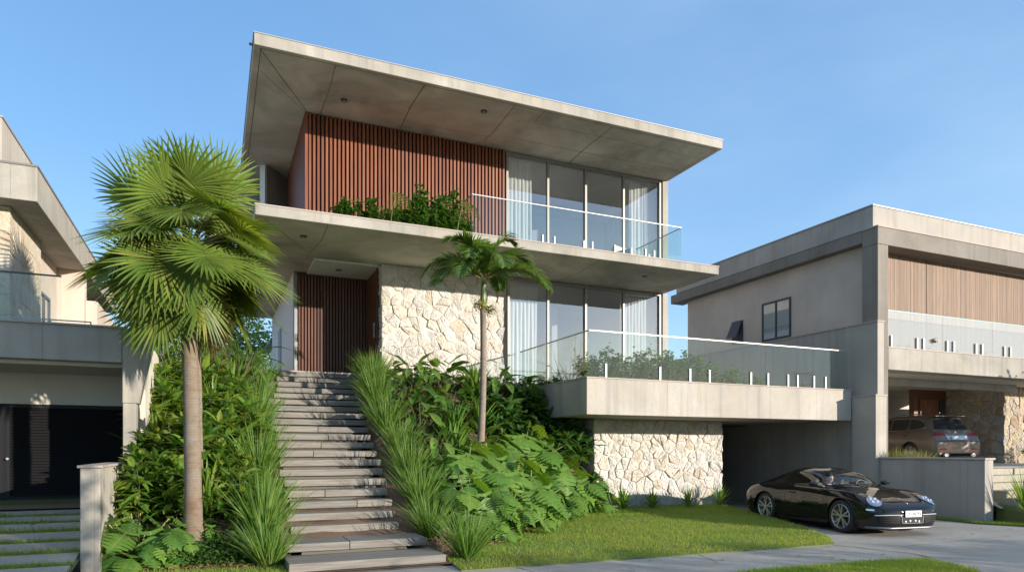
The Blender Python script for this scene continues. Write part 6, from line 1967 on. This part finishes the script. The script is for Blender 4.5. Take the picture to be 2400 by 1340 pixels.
    for s in (-1, 1): m.tube([(-.29, s * .15, .95), (-.235, s * .205, .86), (-.16, s * .245, .74)], [.075, .066, .058], 12)
    m.build('shirt', plain('shirt_cloth', (.55, .48, .38), .85, nscale=10), pr, local=True, smooth=True)
    return pr
dlt = Matrix.Rotation(CARRZ, 3, 'Z') @ Vector((.43, -.24, -.08))
person((CARX + dlt.x, CARY + dlt.y, dlt.z))

# ---- brown wagon in the neighbour's carport
W = thing('family_wagon', 'bronze brown estate car seen from behind, parked in the right neighbour carport', 'car', (22.35, 16.55, 1.252), math.atan2(.975, .22))
brown = paint('brown_paint', (.16, .13, .105), .25, .45)
def st2(x, w, sh, c6, c7, c8, zt, zb=.22, zmid=.62):
    return (x, [(0, zb), (w - .14, zb), (w - .03, zb + .1), (w, zmid), (w - .012, (zmid + sh[1]) / 2 + .02), sh, c6, c7, c8, (0, zt)])
stw = [
 st2(2.35, .60, (.52, .70), (.42, .73), (.3, .75), (.15, .76), .765, .25, .5),
 st2(2.2, .80, (.72, .80), (.58, .84), (.4, .86), (.2, .87), .875),
 st2(1.6, .90, (.80, .96), (.66, 1.0), (.45, 1.02), (.22, 1.03), 1.035),
 st2(1.0, .915, (.84, 1.02), (.74, 1.06), (.55, 1.09), (.27, 1.11), 1.115),
 st2(.3, .92, (.86, 1.03), (.80, 1.08), (.64, 1.43), (.34, 1.53), 1.55),
 st2(-.2, .92, (.86, 1.04), (.80, 1.09), (.645, 1.53), (.36, 1.63), 1.65),
 st2(-1.0, .92, (.86, 1.05), (.80, 1.10), (.64, 1.53), (.36, 1.625), 1.645),
 st2(-1.6, .92, (.86, 1.06), (.79, 1.11), (.62, 1.49), (.36, 1.585), 1.605),
 st2(-1.88, .91, (.85, 1.06), (.77, 1.11), (.60, 1.44), (.36, 1.535), 1.555),
 st2(-2.02, .90, (.84, 1.05), (.75, 1.09), (.60, 1.28), (.34, 1.34), 1.36),
 st2(-2.16, .885, (.82, 1.00), (.73, 1.03), (.56, 1.08), (.32, 1.12), 1.14),
 st2(-2.26, .865, (.79, .93), (.68, .95), (.50, .965), (.28, .97), .975, .26),
 st2(-2.33, .84, (.74, .78), (.62, .79), (.46, .80), (.25, .805), .81, .28),
 st2(-2.38, .80, (.66, .70), (.56, .71), (.42, .715), (.22, .72), .722, .32, .55)]
BW2 = Body(stw)
keep = np.ones(len(BW2.F), bool); keep = arch_parts(BW2.V, BW2.F, [(1.40, .40), (-1.35, .40)], 0, keep)
smooth_obj('body', BW2.V, BW2.F[keep], brown, W, BW2.caps)
dglass = plain('privacy_glass', (.02, .025, .03), .05, 0.0, 0.0, .8)
for s, ax in ((-1, '-y'), (1, '+y')):
    for a, b in ((.45, -.32), (-.38, -1.12), (-1.17, -1.80)):
        hi = {.45: [(.45, 1.30), (.1, 1.46), (-.32, 1.50)], -.38: [(-.38, 1.50), (-1.12, 1.49)], -1.17: [(-1.17, 1.49), (-1.5, 1.45), (-1.74, 1.32), (-1.80, 1.22)]}[a]
        V, F = BW2.patch([(a, 1.12), (b, 1.14)], hi, 14, 8, ax, .004); smooth_obj('side_window', V, F, dglass, W)
    m = MB(); BW2.line([(.6, 1.10), (-.4, 1.11), (-1.5, 1.13), (-1.80, 1.17), (-1.83, 1.24), (-1.72, 1.38), (-1.5, 1.475), (-1.1, 1.515), (-.3, 1.52)], ax, .012, m, .004); m.build('window_trim', chrome, W, local=True, smooth=True)
    for a in (-.15, -1.0): 
        m = MB(); BW2.line([(a - .06, .96), (a - .26, .965)], ax, .018, m, .012); m.build('door_handle', chrome, W, local=True)
    m = MB(); BW2.line([(-.35, 1.1), (-.33, .7), (-.40, .35)], ax, .004, m, .001); BW2.line([(-1.16, 1.12), (-1.12, .85), (-.95, .55), (-.92, .35), (-.4, .33)], ax, .004, m, .001); m.build('door_seam', trim, W, local=True)
    m = MB(); m.tube([(.1, s * .60, 1.59), (-.1, s * .61, 1.655), (-1.3, s * .60, 1.65), (-1.55, s * .59, 1.595)], .018, 6); m.build('roof_rail', chrome, W, local=True, smooth=True)
    V, F = BW2.patch([(s * .80, .905), (s * .62, .915), (s * .40, .93)], [(s * .79, .985), (s * .62, 1.0), (s * .40, .985)], 14, 6, '-x', .006)
    tl = leafmat('tail_red', [(.45, .015, .02), (.5, .02, .02)], .15, .2) if s < 0 else bpy.data.materials['tail_red']
    smooth_obj('tail_lamp', V, F, tl, W)
    V, F = BW2.patch([(s * .72, .475), (s * .42, .475)], [(s * .74, .51), (s * .46, .51)], 8, 3, '-x', .006); smooth_obj('rear_reflector', V, F, tl, W)
    m = MB(); m.lathe([(.05, 0), (.065, 0), (.065, .10), (.05, .10)], 16, (-2.44, s * .50, .30), 'x'); m.v[0] = (m.v[0] - (0, s * .5, 0)) * (1, 1.35, 1) + (0, s * .5, 0); m.build('exhaust_tip', chrome, W, local=True, smooth=True)
    for wx in (1.40, -1.35):
        m = MB(); n = 24; a = np.linspace(-.5, math.pi + .5, n)
        V = [(wx + math.cos(t) * .41, s * yy, .34 + math.sin(t) * .41) for yy in (.87, .45) for t in a]
        m.add(V, [(i, i + 1, n + i + 1, n + i) for i in range(n - 1)] + [tuple(range(n, 2 * n))]); m.build('wheel_well', trim, W, local=True)
        m = MB(); BW2.line([(wx + math.cos(t) * .405, .34 + math.sin(t) * .405) for t in np.linspace(-.3, math.pi + .3, 26)], ax, .016, m, 0); m.build('arch_lip', brown, W, local=True, smooth=True)
        wheel(W, wx, s * (.90 - .13), .36, .235, s, [rubber, rim_m, disc_m, disc_m], 5, .25)
V, F = BW2.patch([(-.66, 1.13), (0, 1.12), (.66, 1.13)], [(-.56, 1.43), (0, 1.50), (.56, 1.43)], 18, 10, '-x', .005); smooth_obj('rear_window', V, F, dglass, W)
m = MB(); m.prism([(-2.06, -.56), (-2.06, .56), (-1.80, .60), (-1.80, -.60)][::-1], 1.545, 1.575); m.build('spoiler', brown, W, local=True, bevel=.01)
m = MB(); m.box(-2.07, -2.05, -.22, .22, 1.545, 1.568); m.build('brake_lamp', bpy.data.materials['tail_red'], W, local=True)
m = MB(); m.tube([(-1.5, 0, 1.60), (-1.6, 0, 1.68), (-1.63, 0, 1.72)], [.03, .02, .005], 6); m.build('antenna', chrome, W, local=True)
V, F = BW2.patch([(-.36, .80), (.36, .80)], [(-.40, .925), (.40, .925)], 10, 5, '-x', .004); smooth_obj('plate_recess', V, F, plain('recess_silver', (.5, .48, .45), .3, .6), W)
m = MB(); m.obox((-2.345, 0, .855), (0, 1, 0), (0, 0, 1), (1, 0, 0), .22, .055, .006); m.build('licence_plate', plate_white, W, local=True)
m = MB(); BW2.line([(-.42, .94), (.42, .94)], '-x', .012, m, .006); m.build('tailgate_trim', chrome, W, local=True)
h, nn = BW2.cast((-4, 0, 1.02), (1, 0, 0)); m = MB(); m.lathe([(0, -.01), (.05, -.01), (.045, 0), (0, .002)], 14, (0, 0, 0), 'x'); o = m.build('tailgate_emblem', chrome, W, local=True); o.location = h
m = MB(); m.bar((-2.14, .02, 1.16), (-2.10, -.30, 1.20), .02, .02); m.build('rear_wiper', trim, W, local=True)
m = MB(); BW2.line([(-.82, .74), (0, .735), (.82, .74)], '-x', .008, m, .002); m.build('bumper_seam', trim, W, local=True)
V, F = BW2.patch([(-.66, .29), (.66, .29)], [(-.62, .36), (.62, .36)], 14, 4, '-x', .006); smooth_obj('diffuser', V, F, trim, W)
